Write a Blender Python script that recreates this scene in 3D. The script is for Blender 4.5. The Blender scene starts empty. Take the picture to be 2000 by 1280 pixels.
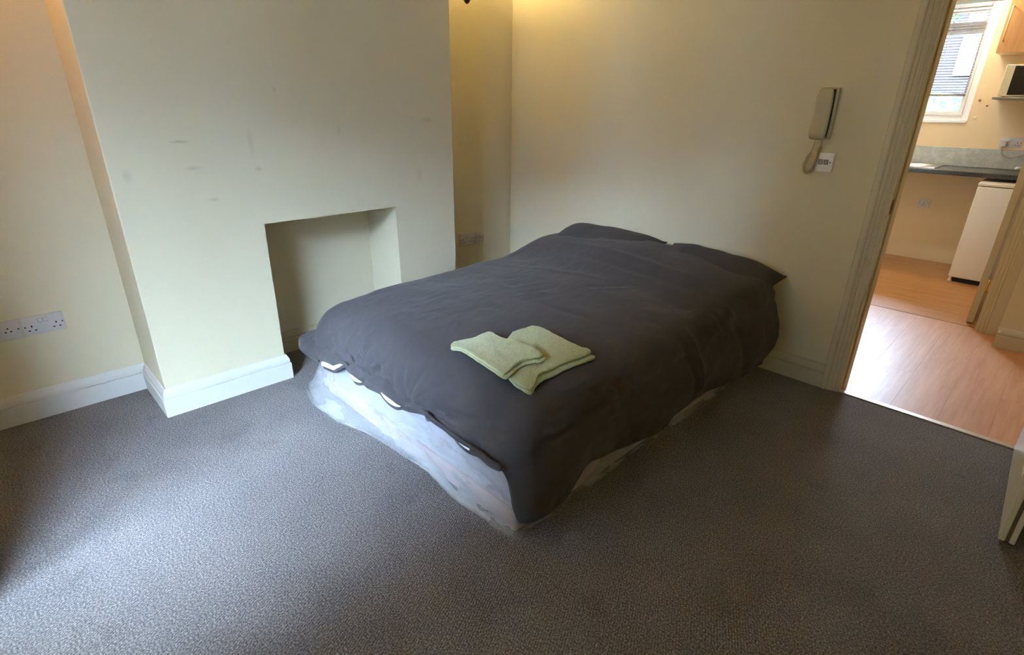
import bpy, bmesh, math, random
from mathutils import Vector, Matrix, noise

random.seed(7)
PI = math.pi
scene = bpy.context.scene
COL = scene.collection

# ------------------------------------------------------------------ camera
cam_d = bpy.data.cameras.new('camera')
cam = bpy.data.objects.new('camera', cam_d)
COL.objects.link(cam)
RX = Vector((0.69748184, 0.71648561, 0.01294048))
DN = Vector((0.28202374, -0.25785311, -0.92410734))
FW = Vector((-0.65877287, 0.64819761, -0.38191381))
m = Matrix.Identity(4)
for i in range(3):
    m[i][0] = RX[i]; m[i][1] = -DN[i]; m[i][2] = -FW[i]
m[0][3], m[1][3], m[2][3] = 3.0843, -2.99736, 1.38
cam.matrix_world = m
cam_d.sensor_fit = 'HORIZONTAL'
cam_d.sensor_width = 36.0
cam_d.lens = 1050.04 / 2000 * 36.0
cam_d.clip_start = 0.02
scene.camera = cam

# ------------------------------------------------------------------ exposure, sky
vs = scene.view_settings
vs.view_transform = 'Standard'
vs.look = 'None'
vs.gamma = 1.0
vs.use_curve_mapping = False
vs.exposure = 2.18
scene.cycles.max_bounces = 14
scene.cycles.diffuse_bounces = 8
scene.cycles.transparent_max_bounces = 16
scene.cycles.sample_clamp_indirect = 6.0

SKY_STRENGTH = 40.0
w = bpy.data.worlds.new('sky')
scene.world = w
w.use_nodes = True
nt = w.node_tree
nt.nodes.clear()
out = nt.nodes.new('ShaderNodeOutputWorld')
bg = nt.nodes.new('ShaderNodeBackground')
tc = nt.nodes.new('ShaderNodeTexCoord')
sep = nt.nodes.new('ShaderNodeSeparateXYZ')
rmp = nt.nodes.new('ShaderNodeValToRGB')
# overcast sky: about three times brighter overhead than at the horizon, dull ground below
mpz = nt.nodes.new('ShaderNodeMapRange')
mpz.inputs[1].default_value = -1.0; mpz.inputs[2].default_value = 1.0
for pos, c in ((0.0, 0.10), (0.49, 0.10), (0.51, 0.36), (1.0, 1.08)):
    e = rmp.color_ramp.elements.new(pos)
    e.color = (0.61 * c, 0.83 * c, 1.13 * c, 1)
rmp.color_ramp.elements.remove(rmp.color_ramp.elements[0])
for e in list(rmp.color_ramp.elements):
    if e.color[0] > 0.99 and e.color[2] > 0.99 and e.color[1] > 0.99: rmp.color_ramp.elements.remove(e)
nt.links.new(tc.outputs['Generated'], sep.inputs[0])
nt.links.new(sep.outputs['Z'], mpz.inputs[0])
nt.links.new(mpz.outputs[0], rmp.inputs[0])
nt.links.new(rmp.outputs[0], bg.inputs[0])
bg.inputs[1].default_value = SKY_STRENGTH
nt.links.new(bg.outputs[0], out.inputs[0])


def area(name, loc, rot, sx, sy, energy, col, portal=False, spread=None):
    l = bpy.data.lights.new(name, 'AREA')
    l.shape = 'RECTANGLE'
    l.size = sx; l.size_y = sy
    l.energy = energy
    l.color = col
    if spread: l.spread = spread
    if portal: l.cycles.is_portal = True
    o = bpy.data.objects.new(name, l)
    o.location = loc; o.rotation_euler = rot
    COL.objects.link(o)
    return o


# bay window behind the camera and kitchen window: both lit by the sky
FRONT_Y = -3.30
BAY_A, BAY_B = Vector((1.14, -4.38, 0)), Vector((2.30, -3.30, 0))        # unseen bay side in plan, slanted to aim daylight at the chimney
BAY_L = (BAY_B - BAY_A).length
BAY_ANG = math.atan2(BAY_B.y - BAY_A.y, BAY_B.x - BAY_A.x)
WIN_X0, WIN_X1, WIN_Z0, WIN_Z1 = 0.10, BAY_L - 0.08, 0.35, 2.25           # along the slanting wall
bay_n = Vector((-math.sin(BAY_ANG), math.cos(BAY_ANG), 0))
bc = BAY_A + (BAY_B - BAY_A) * ((WIN_X0 + WIN_X1) / 2 / BAY_L) - bay_n * 0.14
area('bay_portal', (bc.x, bc.y, (WIN_Z0 + WIN_Z1) / 2), (PI / 2, 0, PI + BAY_ANG), WIN_X1 - WIN_X0, WIN_Z1 - WIN_Z0, 1, (1, 1, 1), portal=True)
KW_X0, KW_X1, KW_Z0, KW_Z1 = 1.45, 2.216, 1.295, 2.262
area('kitchen_portal', ((KW_X0 + KW_X1) / 2, 3.80, (KW_Z0 + KW_Z1) / 2), (-PI / 2, 0, 0),
     KW_X1 - KW_X0, KW_Z1 - KW_Z0, 1, (1, 1, 1), portal=True)


def point(name, loc, energy, col, rad=0.04):
    l = bpy.data.lights.new(name, 'POINT')
    l.energy = energy; l.color = col; l.shadow_soft_size = rad
    o = bpy.data.objects.new(name, l)
    o.location = loc
    COL.objects.link(o)
    return o


CEIL_Z = 2.6
point('kitchen_ceiling_bulb', (2.05, 3.2, 2.38), 4.5, (1.0, 0.88, 0.70), 0.08)

point('lobby_ceiling_bulb', (2.33, 0.85, 2.30), 2.2, (1.0, 0.84, 0.66), 0.08)


# ------------------------------------------------------------------ helpers
def tag(o, label=None, cat=None, group=None, kind=None):
    if label: o['label'] = label
    if cat: o['category'] = cat
    if group: o['group'] = group
    if kind: o['kind'] = kind
    return o


def link(name, me, parent=None):
    o = bpy.data.objects.new(name, me)
    COL.objects.link(o)
    if parent is not None: o.parent = parent
    return o


def obj(name, bm, mat, parent=None, smooth=False, angle=None):
    bmesh.ops.recalc_face_normals(bm, faces=bm.faces)
    me = bpy.data.meshes.new(name)
    bm.to_mesh(me); bm.free()
    if smooth:
        for p in me.polygons: p.use_smooth = True
        if angle is not None:
            me.set_sharp_from_angle(angle=angle)
    me.materials.append(mat)
    return link(name, me, parent)


def empty(name, loc=(0, 0, 0), rz=0.0):
    o = bpy.data.objects.new(name, None)
    o.empty_display_size = 0.05
    o.location = loc
    o.rotation_euler = (0, 0, rz)
    COL.objects.link(o)
    return o


def bx(bm, lo, hi, bevel=0.0, seg=2):
    vs_ = [bm.verts.new((x, y, z)) for z in (lo[2], hi[2]) for y in (lo[1], hi[1]) for x in (lo[0], hi[0])]
    fs = [(0, 2, 3, 1), (4, 5, 7, 6), (0, 1, 5, 4), (2, 6, 7, 3), (0, 4, 6, 2), (1, 3, 7, 5)]
    faces = [bm.faces.new([vs_[i] for i in f]) for f in fs]
    if bevel > 0:
        es = list({e for f in faces for e in f.edges})
        bmesh.ops.bevel(bm, geom=es, offset=bevel, segments=seg, affect='EDGES', profile=0.6)


def box(name, lo, hi, mat, parent=None, bevel=0.0, seg=2):
    bm = bmesh.new()
    bx(bm, lo, hi, bevel, seg)
    return obj(name, bm, mat, parent, smooth=bevel > 0, angle=0.7)


def boxes(name, lst, mat, parent=None):
    bm = bmesh.new()
    for lo, hi in lst: bx(bm, lo, hi)
    return obj(name, bm, mat, parent)


def tube(bm, pts, r, n=8, cap=True):
    pts = [Vector(p) for p in pts]
    rings = []
    up = Vector((0, 0, 1))
    t0 = (pts[1] - pts[0]).normalized()
    nrm = t0.cross(up)
    if nrm.length < 1e-3: nrm = t0.cross(Vector((1, 0, 0)))
    nrm.normalize()
    for i, p in enumerate(pts):
        t = (pts[min(i + 1, len(pts) - 1)] - pts[max(i - 1, 0)]).normalized()
        nrm = (nrm - t * nrm.dot(t)).normalized()
        b = t.cross(nrm)
        rr = r[i] if isinstance(r, (list, tuple)) else r
        rings.append([bm.verts.new(p + (nrm * math.cos(2 * PI * k / n) + b * math.sin(2 * PI * k / n)) * rr) for k in range(n)])
    for a, b_ in zip(rings, rings[1:]):
        for k in range(n):
            bm.faces.new((a[k], a[(k + 1) % n], b_[(k + 1) % n], b_[k]))
    if cap:
        bm.faces.new(rings[0]); bm.faces.new(rings[-1][::-1])


def lathe(bm, prof, origin, axis='Z', n=24):
    """prof: list of (r, h) along axis."""
    o = Vector(origin)
    def pt(r, h, a):
        c, s = r * math.cos(a), r * math.sin(a)
        if axis == 'Z': return o + Vector((c, s, h))
        if axis == 'X': return o + Vector((h, c, s))
        return o + Vector((c, h, s))
    rings = []
    for r, h in prof:
        if r < 1e-5: rings.append([bm.verts.new(pt(0, h, 0))])
        else: rings.append([bm.verts.new(pt(r, h, 2 * PI * k / n)) for k in range(n)])
    for a, b in zip(rings, rings[1:]):
        if len(a) == 1 and len(b) == 1: continue
        for k in range(n):
            k2 = (k + 1) % n
            if len(a) == 1: bm.faces.new((a[0], b[k], b[k2]))
            elif len(b) == 1: bm.faces.new((a[k], a[k2], b[0]))
            else: bm.faces.new((a[k], a[k2], b[k2], b[k]))


def sweep(bm, path, prof, closed_ends=True):
    """Profile (out, z) swept along a floor polyline; 'out' is to the right of travel; mitred."""
    P = [Vector((p[0], p[1])) for p in path]
    rings = []
    for i, p in enumerate(P):
        d0 = (P[i] - P[i - 1]).normalized() if i > 0 else None
        d1 = (P[i + 1] - P[i]).normalized() if i < len(P) - 1 else None
        if d0 is None: d0 = d1
        if d1 is None: d1 = d0
        n0 = Vector((d0.y, -d0.x)); n1 = Vector((d1.y, -d1.x))
        mm = (n0 + n1)
        mm = mm / max(mm.dot(n0), 1e-6)
        rings.append([bm.verts.new((p.x + mm.x * o, p.y + mm.y * o, z)) for o, z in prof])
    n = len(prof)
    for a, b in zip(rings, rings[1:]):
        for k in range(n):
            bm.faces.new((a[k], a[(k + 1) % n], b[(k + 1) % n], b[k]))
    bm.faces.new(rings[0]); bm.faces.new(rings[-1][::-1])


def smooth01(a, b, x):
    t = max(0.0, min(1.0, (x - a) / (b - a)))
    return t * t * (3 - 2 * t)


def interp(tab, x):
    if x <= tab[0][0]: return tab[0][1]
    for (x0, y0), (x1, y1) in zip(tab, tab[1:]):
        if x <= x1:
            t = (x - x0) / (x1 - x0)
            return y0 + (y1 - y0) * t
    return tab[-1][1]


# ------------------------------------------------------------------ materials
def srgb(r, g, b):
    f = lambda c: (c / 255 / 12.92) if c / 255 <= 0.04045 else ((c / 255 + 0.055) / 1.055) ** 2.4
    return (f(r), f(g), f(b), 1)


class NT:
    def __init__(self, name):
        self.m = bpy.data.materials.new(name)
        self.m.use_nodes = True
        self.t = self.m.node_tree
        self.b = self.t.nodes['Principled BSDF']
        self.tc = self.t.nodes.new('ShaderNodeTexCoord')
    def n(self, typ, **kw):
        nd = self.t.nodes.new(typ)
        for k, v in kw.items():
            if k in nd.inputs: nd.inputs[k].default_value = v
            else: setattr(nd, k, v)
        return nd
    def l(self, a, b): self.t.links.new(a, b)
    def mapping(self, scale=(1, 1, 1), rot=(0, 0, 0), src='Object'):
        mp = self.n('ShaderNodeMapping')
        mp.inputs['Scale'].default_value = scale
        mp.inputs['Rotation'].default_value = rot
        self.l(self.tc.outputs[src], mp.inputs[0])
        return mp.outputs[0]
    def noise(self, vec, scale, detail=3.0, rough=0.5):
        nd = self.n('ShaderNodeTexNoise')
        nd.inputs['Scale'].default_value = scale
        nd.inputs['Detail'].default_value = detail
        nd.inputs['Roughness'].default_value = rough
        self.l(vec, nd.inputs['Vector'])
        return nd.outputs['Fac']
    def ramp(self, fac, stops):
        r = self.n('ShaderNodeValToRGB')
        el = r.color_ramp.elements
        while len(el) < len(stops): el.new(0.5)
        for e, (p, c) in zip(el, stops):
            e.position = p; e.color = c
        self.l(fac, r.inputs[0])
        return r.outputs[0]
    def mix(self, fac, a, b, mode='MIX'):
        mx = self.n('ShaderNodeMix')
        mx.data_type = 'RGBA'; mx.blend_type = mode
        for sock, v in ((mx.inputs[0], fac), (mx.inputs[6], a), (mx.inputs[7], b)):
            if hasattr(v, 'node'): self.l(v, sock)
            else: sock.default_value = v
        return mx.outputs[2]
    def bump(self, h, strength=0.3, dist=0.002, prev=None):
        bp = self.n('ShaderNodeBump')
        bp.inputs['Strength'].default_value = strength
        bp.inputs['Distance'].default_value = dist
        self.l(h, bp.inputs['Height'])
        if prev is not None: self.l(prev, bp.inputs['Normal'])
        self.l(bp.outputs[0], self.b.inputs['Normal'])
        return bp.outputs[0]
    def base(self, c):
        if hasattr(c, 'node'): self.l(c, self.b.inputs['Base Color'])
        else: self.b.inputs['Base Color'].default_value = c
    def p(self, **kw):
        for k, v in kw.items():
            self.b.inputs[k.replace('_', ' ')].default_value = v
        return self


def plain(name, col, rough=0.5, metal=0.0, spec=0.5, var=0.0, scale=20):
    t = NT(name)
    if var > 0:
        f = t.noise(t.mapping(), scale, 4)
        dark = tuple(c * (1 - var) for c in col[:3]) + (1,)
        t.base(t.ramp(f, [(0.3, dark), (0.7, col)]))
    else:
        t.base(col)
    t.p(Roughness=rough, Metallic=metal)
    t.b.inputs['Specular IOR Level'].default_value = spec
    return t.m


def paint(name, col, rough=0.55, marks=()):
    t = NT(name)
    v = t.mapping()
    f = t.noise(v, 1.7, 4, 0.6)
    c = t.mix(0.5, col, t.ramp(f, [(0.35, tuple(x * 0.93 for x in col[:3]) + (1,)), (0.65, col)]))
    # scuffs with a place of their own: (centre, stretch along each axis, colour, strength)
    for ctr, size, mc, st in marks:
        sub = t.n('ShaderNodeVectorMath', operation='SUBTRACT'); sub.inputs[1].default_value = ctr
        t.l(v, sub.inputs[0])
        dv = t.n('ShaderNodeVectorMath', operation='DIVIDE'); dv.inputs[1].default_value = size
        t.l(sub.outputs[0], dv.inputs[0])
        ln = t.n('ShaderNodeVectorMath', operation='LENGTH'); t.l(dv.outputs[0], ln.inputs[0])
        mr = t.n('ShaderNodeMapRange'); mr.inputs[1].default_value = 1.0; mr.inputs[2].default_value = 0.2
        mr.inputs[3].default_value = 0.0; mr.inputs[4].default_value = st * 0.8
        t.l(ln.outputs['Value'], mr.inputs[0])
        mul = t.n('ShaderNodeMath', operation='MULTIPLY')
        t.l(mr.outputs[0], mul.inputs[0]); t.l(t.noise(v, 90, 3), mul.inputs[1])
        c = t.mix(mul.outputs[0], c, mc)
    t.base(c)
    t.p(Roughness=rough)
    t.b.inputs['Specular IOR Level'].default_value = 0.3
    h = t.noise(v, 260, 3, 0.6)
    n1 = t.bump(h, 0.12, 0.001)
    t.bump(t.noise(v, 9, 3, 0.5), 0.12, 0.004, n1)
    return t.m


CREAM = srgb(219, 210, 179)
SC = (0.25, 0.22, 0.16, 1)
MAT = {}
MAT['wall'] = paint('cream_paint', CREAM)
MAT['wall_chim'] = paint('cream_paint_scuffed', CREAM, marks=[
    ((0.39, -2.331, 1.22), (0.02, 0.05, 0.008), SC, 0.8), ((0.39, -2.545, 1.095), (0.02, 0.022, 0.035), SC, 0.5),
    ((0.39, -2.30, 1.11), (0.02, 0.04, 0.012), SC, 0.5), ((0.39, -2.24, 0.97), (0.02, 0.03, 0.012), SC, 0.5),
    ((0.39, -1.90, 1.435), (0.02, 0.012, 0.016), SC, 0.6), ((0.39, -2.025, 1.09), (0.02, 0.018, 0.014), SC, 0.7),
    ((0.39, -2.04, 1.21), (0.02, 0.02, 0.07), SC, 0.4), ((0.39, -1.05, 1.3), (0.02, 0.05, 0.02), SC, 0.5),
    ((0.39, -1.12, 1.0), (0.02, 0.03, 0.06), SC, 0.3), ((0.39, -1.6, 1.25), (0.02, 0.015, 0.03), SC, 0.4)])
MAT['wall_kit'] = paint('peach_paint', srgb(232, 208, 168))
MAT['gloss'] = paint('white_gloss_paint', srgb(216, 216, 208), rough=0.3)
MAT['gloss_old'] = paint('off_white_gloss_paint', srgb(206, 198, 172), rough=0.32)
MAT['ceiling'] = paint('ceiling_paint', srgb(216, 208, 186), rough=0.8)


def carpet():
    t = NT('grey_loop_carpet')
    v = t.mapping()
    vv = t.mapping(scale=(1.0, 0.55, 1.0))
    vo = t.n('ShaderNodeTexVoronoi'); vo.inputs['Scale'].default_value = 270; t.l(vv, vo.inputs['Vector'])
    wv = t.n('ShaderNodeTexWave'); wv.wave_type = 'BANDS'; wv.bands_direction = 'X'
    wv.inputs['Scale'].default_value = 40; wv.inputs['Distortion'].default_value = 1.6
    wv.inputs['Detail'].default_value = 2; wv.inputs['Detail Scale'].default_value = 4
    t.l(t.mapping(rot=(0, 0, math.radians(-27))), wv.inputs['Vector'])
    fleck = t.ramp(t.noise(v, 170, 4, 0.75), [(0.35, (0.050, 0.045, 0.043, 1)), (0.5, (0.140, 0.129, 0.126, 1)), (0.64, (0.33, 0.308, 0.302, 1))])
    big = t.ramp(t.noise(v, 2.3, 4, 0.6), [(0.3, (0.80, 0.80, 0.81, 1)), (0.7, (1.1, 1.08, 1.06, 1))])
    c = t.mix(1.0, fleck, big, 'MULTIPLY')
    rows = t.ramp(wv.outputs['Fac'], [(0.0, (0.72, 0.72, 0.72, 1)), (0.6, (1.1, 1.1, 1.1, 1))])
    c = t.mix(0.4, c, rows, 'MULTIPLY')
    st = t.ramp(t.noise(v, 3.1, 5, 0.75), [(0.34, (0.72, 0.70, 0.68, 1)), (0.42, (1, 1, 1, 1))])
    c = t.mix(0.6, c, st, 'MULTIPLY')
    t.base(c)
    t.p(Roughness=0.95)
    t.b.inputs['Specular IOR Level'].default_value = 0.1
    t.b.inputs['Sheen Weight'].default_value = 0.15
    n1 = t.bump(vo.outputs['Distance'], 0.4, 0.003)
    n2 = t.bump(wv.outputs['Fac'], 0.35, 0.003, n1)
    t.bump(t.noise(v, 300, 2), 0.4, 0.002, n2)
    return t.m


MAT['carpet'] = carpet()


def laminate(name, c0, c1, axis, rough=0.3):
    t = NT(name)
    oi = t.n('ShaderNodeObjectInfo')
    v = t.mapping(scale=(1, 14, 14) if axis == 'X' else (14, 1, 14))
    ad = t.n('ShaderNodeVectorMath', operation='ADD'); t.l(v, ad.inputs[0])
    ml = t.n('ShaderNodeMath', operation='MULTIPLY'); ml.inputs[1].default_value = 37.0
    t.l(oi.outputs['Random'], ml.inputs[0]); t.l(ml.outputs[0], ad.inputs[1])
    f = t.noise(ad.outputs[0], 2.2, 6, 0.65)
    c = t.ramp(f, [(0.3, c0), (0.68, c1)])
    shade = t.n('ShaderNodeMapRange'); shade.inputs[3].default_value = 0.95; shade.inputs[4].default_value = 1.03
    t.l(oi.outputs['Random'], shade.inputs[0])
    cr = t.n('ShaderNodeCombineColor')
    for k in range(3): t.l(shade.outputs[0], cr.inputs[k])
    c = t.mix(1.0, c, cr.outputs[0], 'MULTIPLY')
    t.base(c)
    t.p(Roughness=rough)
    t.bump(f, 0.08, 0.001)
    return t.m


MAT['lam_hall'] = laminate('beech_laminate', srgb(196, 140, 100), srgb(218, 166, 124), 'Y', 0.40)
MAT['lam_kit'] = laminate('orange_laminate', srgb(178, 122, 70), srgb(205, 152, 98), 'X', 0.34)
MAT['dark_gap'] = plain('dark_gap', (0.02, 0.015, 0.01, 1), 0.9)


def fabric(name, c0, c1, rough=0.9, wr=0.5, sheen=0.08):
    t = NT(name)
    v = t.mapping()
    f = t.noise(v, 3.0, 5, 0.6)
    t.base(t.ramp(f, [(0.3, c0), (0.7, c1)]))
    t.p(Roughness=rough)
    t.b.inputs['Specular IOR Level'].default_value = 0.25
    t.b.inputs['Sheen Weight'].default_value = sheen
    t.b.inputs['Sheen Roughness'].default_value = 0.5
    v1 = t.mapping(scale=(1, 2.6, 1.6), rot=(0, 0, 0.5))
    v2 = t.mapping(scale=(2.4, 1, 1.3), rot=(0.2, 0, 0.3))
    r1 = t.n('ShaderNodeTexNoise'); r1.noise_type = 'RIDGED_MULTIFRACTAL'; r1.inputs['Scale'].default_value = 4.0
    r1.inputs['Detail'].default_value = 3; t.l(v1, r1.inputs['Vector'])
    n1 = t.bump(r1.outputs['Fac'], 0.25 * wr, 0.012)
    n2 = t.bump(t.noise(v2, 14, 4, 0.6), 0.4 * wr, 0.010, n1)
    t.bump(t.noise(v, 900, 1), 0.15, 0.0005, n2)
    return t.m


MAT['duvet'] = fabric('charcoal_cotton', (0.052, 0.048, 0.052, 1), (0.064, 0.059, 0.063, 1))
MAT['pillow'] = fabric('charcoal_pillow_cotton', (0.043, 0.040, 0.042, 1), (0.053, 0.049, 0.052, 1), wr=0.6)
MAT['white_fill'] = plain('white_duvet_filling', (0.85, 0.86, 0.88, 1), 0.8)
MAT['bed_white'] = plain('pale_lilac_ticking', (0.46, 0.445, 0.50, 1), 0.7, var=0.08, scale=9)
MAT['bed_pink'] = plain('pale_pink_border', (0.50, 0.41, 0.41, 1), 0.7, var=0.15, scale=12)
MAT['tan'] = plain('tan_card', srgb(190, 165, 135), 0.8, var=0.1)


def towel():
    t = NT('sage_green_terry')
    v = t.mapping()
    f = t.noise(v, 160, 4, 0.7)
    t.base(t.ramp(f, [(0.3, (0.34, 0.385, 0.165, 1)), (0.7, (0.56, 0.61, 0.30, 1))]))
    t.p(Roughness=1.0)
    t.b.inputs['Sheen Weight'].default_value = 0.5
    t.b.inputs['Specular IOR Level'].default_value = 0.05
    n1 = t.bump(t.noise(v, 420, 3, 0.7), 0.9, 0.003)
    t.bump(t.noise(v, 40, 3, 0.6), 0.5, 0.006, n1)
    return t.m


MAT['towel'] = towel()


def film():
    t = NT('clear_polythene')
    v = t.mapping(scale=(1, 1, 2.5))
    tr = t.n('ShaderNodeBsdfTransparent')
    mx = t.n('ShaderNodeMixShader')
    t.base((0.54, 0.56, 0.57, 1))
    t.p(Roughness=0.2)
    t.b.inputs['Specular IOR Level'].default_value = 0.8
    f = t.noise(v, 5, 3, 0.5)
    fac = t.n('ShaderNodeMapRange'); fac.inputs[1].default_value = 0.35; fac.inputs[2].default_value = 0.7
    fac.inputs[3].default_value = 0.30; fac.inputs[4].default_value = 0.52
    t.l(f, fac.inputs[0]); t.l(fac.outputs[0], mx.inputs[0])
    t.l(tr.outputs[0], mx.inputs[1]); t.l(t.b.outputs[0], mx.inputs[2])
    t.l(mx.outputs[0], t.t.nodes['Material Output'].inputs[0])
    rn = t.n('ShaderNodeTexNoise'); rn.noise_type = 'RIDGED_MULTIFRACTAL'; rn.inputs['Scale'].default_value = 6
    t.l(v, rn.inputs['Vector'])
    n1 = t.bump(rn.outputs['Fac'], 0.6, 0.02)
    t.bump(t.noise(v, 26, 3), 0.3, 0.008, n1)
    return t.m


MAT['film'] = film()
MAT['plate'] = plain('white_socket_plastic', srgb(206, 202, 200), 0.35)
MAT['hole'] = plain('black_slot', (0.01, 0.01, 0.01, 1), 0.7)
MAT['plate_seam'] = plain('grey_seam', srgb(150, 145, 138), 0.5)
MAT['phone'] = plain('beige_grey_plastic', srgb(192, 186, 158), 0.14)
MAT['phone_gap_shade'] = plain('dark_gap_shade', srgb(60, 55, 40), 0.5)
MAT['cord'] = plain('beige_cord', srgb(184, 170, 138), 0.45)
MAT['jack'] = plain('grey_jack', srgb(120, 118, 116), 0.5)
MAT['brass'] = plain('brass', (0.75, 0.55, 0.22, 1), 0.3, 1.0)
MAT['dark_metal'] = plain('dark_bronze', (0.12, 0.09, 0.05, 1), 0.35, 0.9)
MAT['steel'] = plain('brushed_steel', (0.72, 0.73, 0.74, 1), 0.28, 1.0)
MAT['grey_metal'] = plain('grey_painted_metal', srgb(130, 124, 112), 0.4, 0.3)
MAT['alu'] = plain('aluminium_strip', (0.80, 0.77, 0.70, 1), 0.35, 0.9)
MAT['fridge'] = plain('white_enamel', srgb(232, 226, 214), 0.3)
MAT['fridge_dark'] = plain('dark_plinth', (0.015, 0.013, 0.012, 1), 0.8)
MAT['black_glass'] = plain('black_glass', (0.008, 0.008, 0.008, 1), 0.08)
MAT['cream_plastic'] = plain('cream_plastic', srgb(226, 212, 170), 0.4)
MAT['upvc'] = plain('white_upvc', srgb(240, 242, 244), 0.3)
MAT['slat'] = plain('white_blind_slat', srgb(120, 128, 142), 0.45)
MAT['cable'] = plain('grey_cable', srgb(170, 164, 150), 0.5)


def speckle(name, c0, c1, rough, scale=160):
    t = NT(name)
    f = t.noise(t.mapping(), scale, 5, 0.8)
    t.base(t.ramp(f, [(0.45, c0), (0.62, c1)]))
    t.p(Roughness=rough)
    return t.m


MAT['worktop'] = speckle('black_granite_laminate', (0.012, 0.012, 0.013, 1), (0.14, 0.14, 0.14, 1), 0.22)
MAT['upstand'] = speckle('pale_grey_stone_laminate', srgb(176, 180, 172), srgb(196, 200, 192), 0.4, 20)


def wood(name, c0, c1):
    t = NT(name)
    f = t.noise(t.mapping(scale=(12, 12, 1)), 3, 5, 0.6)
    t.base(t.ramp(f, [(0.3, c0), (0.7, c1)]))
    t.p(Roughness=0.4)
    return t.m


MAT['beech'] = wood('beech_veneer', srgb(196, 140, 78), srgb(212, 160, 98))
MAT['beech_edge'] = wood('pale_beech_edge', srgb(226, 190, 140), srgb(236, 204, 156))


def glass():
    t = NT('window_glass')
    tr = t.n('ShaderNodeBsdfTransparent')
    gl = t.n('ShaderNodeBsdfGlossy'); gl.inputs['Roughness'].default_value = 0.02
    fr = t.n('ShaderNodeFresnel'); fr.inputs[0].default_value = 1.45
    mx = t.n('ShaderNodeMixShader')
    t.l(fr.outputs[0], mx.inputs[0]); t.l(tr.outputs[0], mx.inputs[1]); t.l(gl.outputs[0], mx.inputs[2])
    t.l(mx.outputs[0], t.t.nodes['Material Output'].inputs[0])
    return t.m


MAT['glass'] = glass()


def lampglass():
    t = NT('lit_frosted_shade')
    t.base((0.9, 0.8, 0.6, 1))
    t.b.inputs['Emission Color'].default_value = (1, 0.72, 0.36, 1)
    t.b.inputs['Emission Strength'].default_value = 1.5
    return t.m


MAT['lampglass'] = lampglass()
MAT['hedge'] = speckle('green_leaves', srgb(30, 40, 26), srgb(56, 68, 46), 0.8, 9)
MAT['grass'] = speckle('lawn', srgb(48, 66, 36), srgb(60, 78, 44), 0.9, 12)
MAT['paving'] = plain('grey_paving', srgb(72, 71, 70), 0.9, var=0.15)
MAT['render'] = plain('pale_brick_render', srgb(44, 39, 40), 0.9, var=0.1)
MAT['roof'] = plain('slate_roof', srgb(110, 112, 122), 0.8, var=0.15)
MAT['far_glass'] = plain('far_window_glass', srgb(90, 105, 125), 0.15)

for k_ in ('hedge', 'grass', 'render', 'roof', 'paving'):
    MAT[k_].node_tree.nodes['Principled BSDF'].inputs['Specular IOR Level'].default_value = 0.0
    MAT[k_].node_tree.nodes['Principled BSDF'].inputs['Roughness'].default_value = 1.0

# ------------------------------------------------------------------ structure
K = 'structure'


def st(o, label, cat):
    return tag(o, label, cat, kind=K)


st(box('floor', (-0.15, -4.70, -0.06), (3.75, 0.02, 0.0), MAT['carpet']), 'dark grey loop pile carpet covering the bedroom floor', 'carpet')
fh = st(box('floor_hall', (1.9, 0.02, -0.06), (3.75, 1.705, -0.012), MAT['dark_gap']), 'pale beech laminate floor of the lobby beyond the doorway', 'floor')
x = 2.542 - 0.193 * 3
k = 0
while x < 3.7:
    ys = [0.024, 0.55 + 0.37 * (k % 3), 1.703]
    for ya, yb in zip(ys, ys[1:]):
        box('plank', (x + 0.0002, ya + 0.0002, -0.0105), (x + 0.1928, yb - 0.0002, -0.001), MAT['lam_hall'], fh, bevel=0.0002, seg=1)
    x += 0.193; k += 1
fk = st(box('floor_kitchen', (1.2, 1.705, -0.06), (3.6, 3.75, -0.010), MAT['dark_gap']), 'orange toned laminate floor running into the kitchen', 'floor')
y = 1.713
k = 0
while y < 3.70:
    xs = [1.22, 1.75 + 0.35 * (k % 3), 2.9 + 0.2 * (k % 2), 3.58]
    for xa, xb in zip(xs, xs[1:]):
        box('plank', (xa + 0.0002, y + 0.0002, -0.0105), (xb - 0.0002, y + 0.1928, -0.001), MAT['lam_kit'], fk, bevel=0.0002, seg=1)
    y += 0.193; k += 1
st(box('trim_join', (2.0, 1.7035, -0.012), (2.95, 1.7125, -0.0012), MAT['dark_gap']), 'thin dark joint between the lobby and kitchen laminate floors', 'floor joint')
st(box('trim_threshold', (2.44, -0.004, -0.002), (3.30, 0.030, 0.006), MAT['alu'], bevel=0.003),
   'thin pale metal threshold strip between carpet and laminate', 'threshold strip')

H = CEIL_Z
st(box('wall_left', (-0.12, FRONT_Y - 0.12, 0), (0.0, 0.12, H), MAT['wall']), 'cream painted left wall with an alcove either side of the chimney breast', 'wall')
# chimney breast: U shape extruded along X
CH = 0.39; CY0, CY1 = -2.607, -0.867; FY0, FY1, FZ = -2.045, -1.293, 0.838
bm = bmesh.new()
uo = [(CY0, 0), (FY0, 0), (FY0, FZ), (FY1, FZ), (FY1, 0), (CY1, 0), (CY1, H), (CY0, H)]
fr_ = [bm.verts.new((CH, a, b)) for a, b in uo]
bk_ = [bm.verts.new((0.0, a, b)) for a, b in uo]
bm.faces.new(fr_); bm.faces.new(bk_[::-1])
n = len(uo)
for i in range(n):
    bm.faces.new((fr_[i], fr_[(i + 1) % n], bk_[(i + 1) % n], bk_[i]))
es = [e for e in bm.edges if all(abs(v.co.x - CH) < 1e-6 for v in e.verts) and abs(e.verts[0].co.z - e.verts[1].co.z) > 0.1
      or all(abs(v.co.x - CH) < 1e-6 and abs(v.co.z - FZ) < 1e-6 for v in e.verts)]
bmesh.ops.bevel(bm, geom=es, offset=0.005, segments=3, affect='EDGES', profile=0.5)
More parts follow.
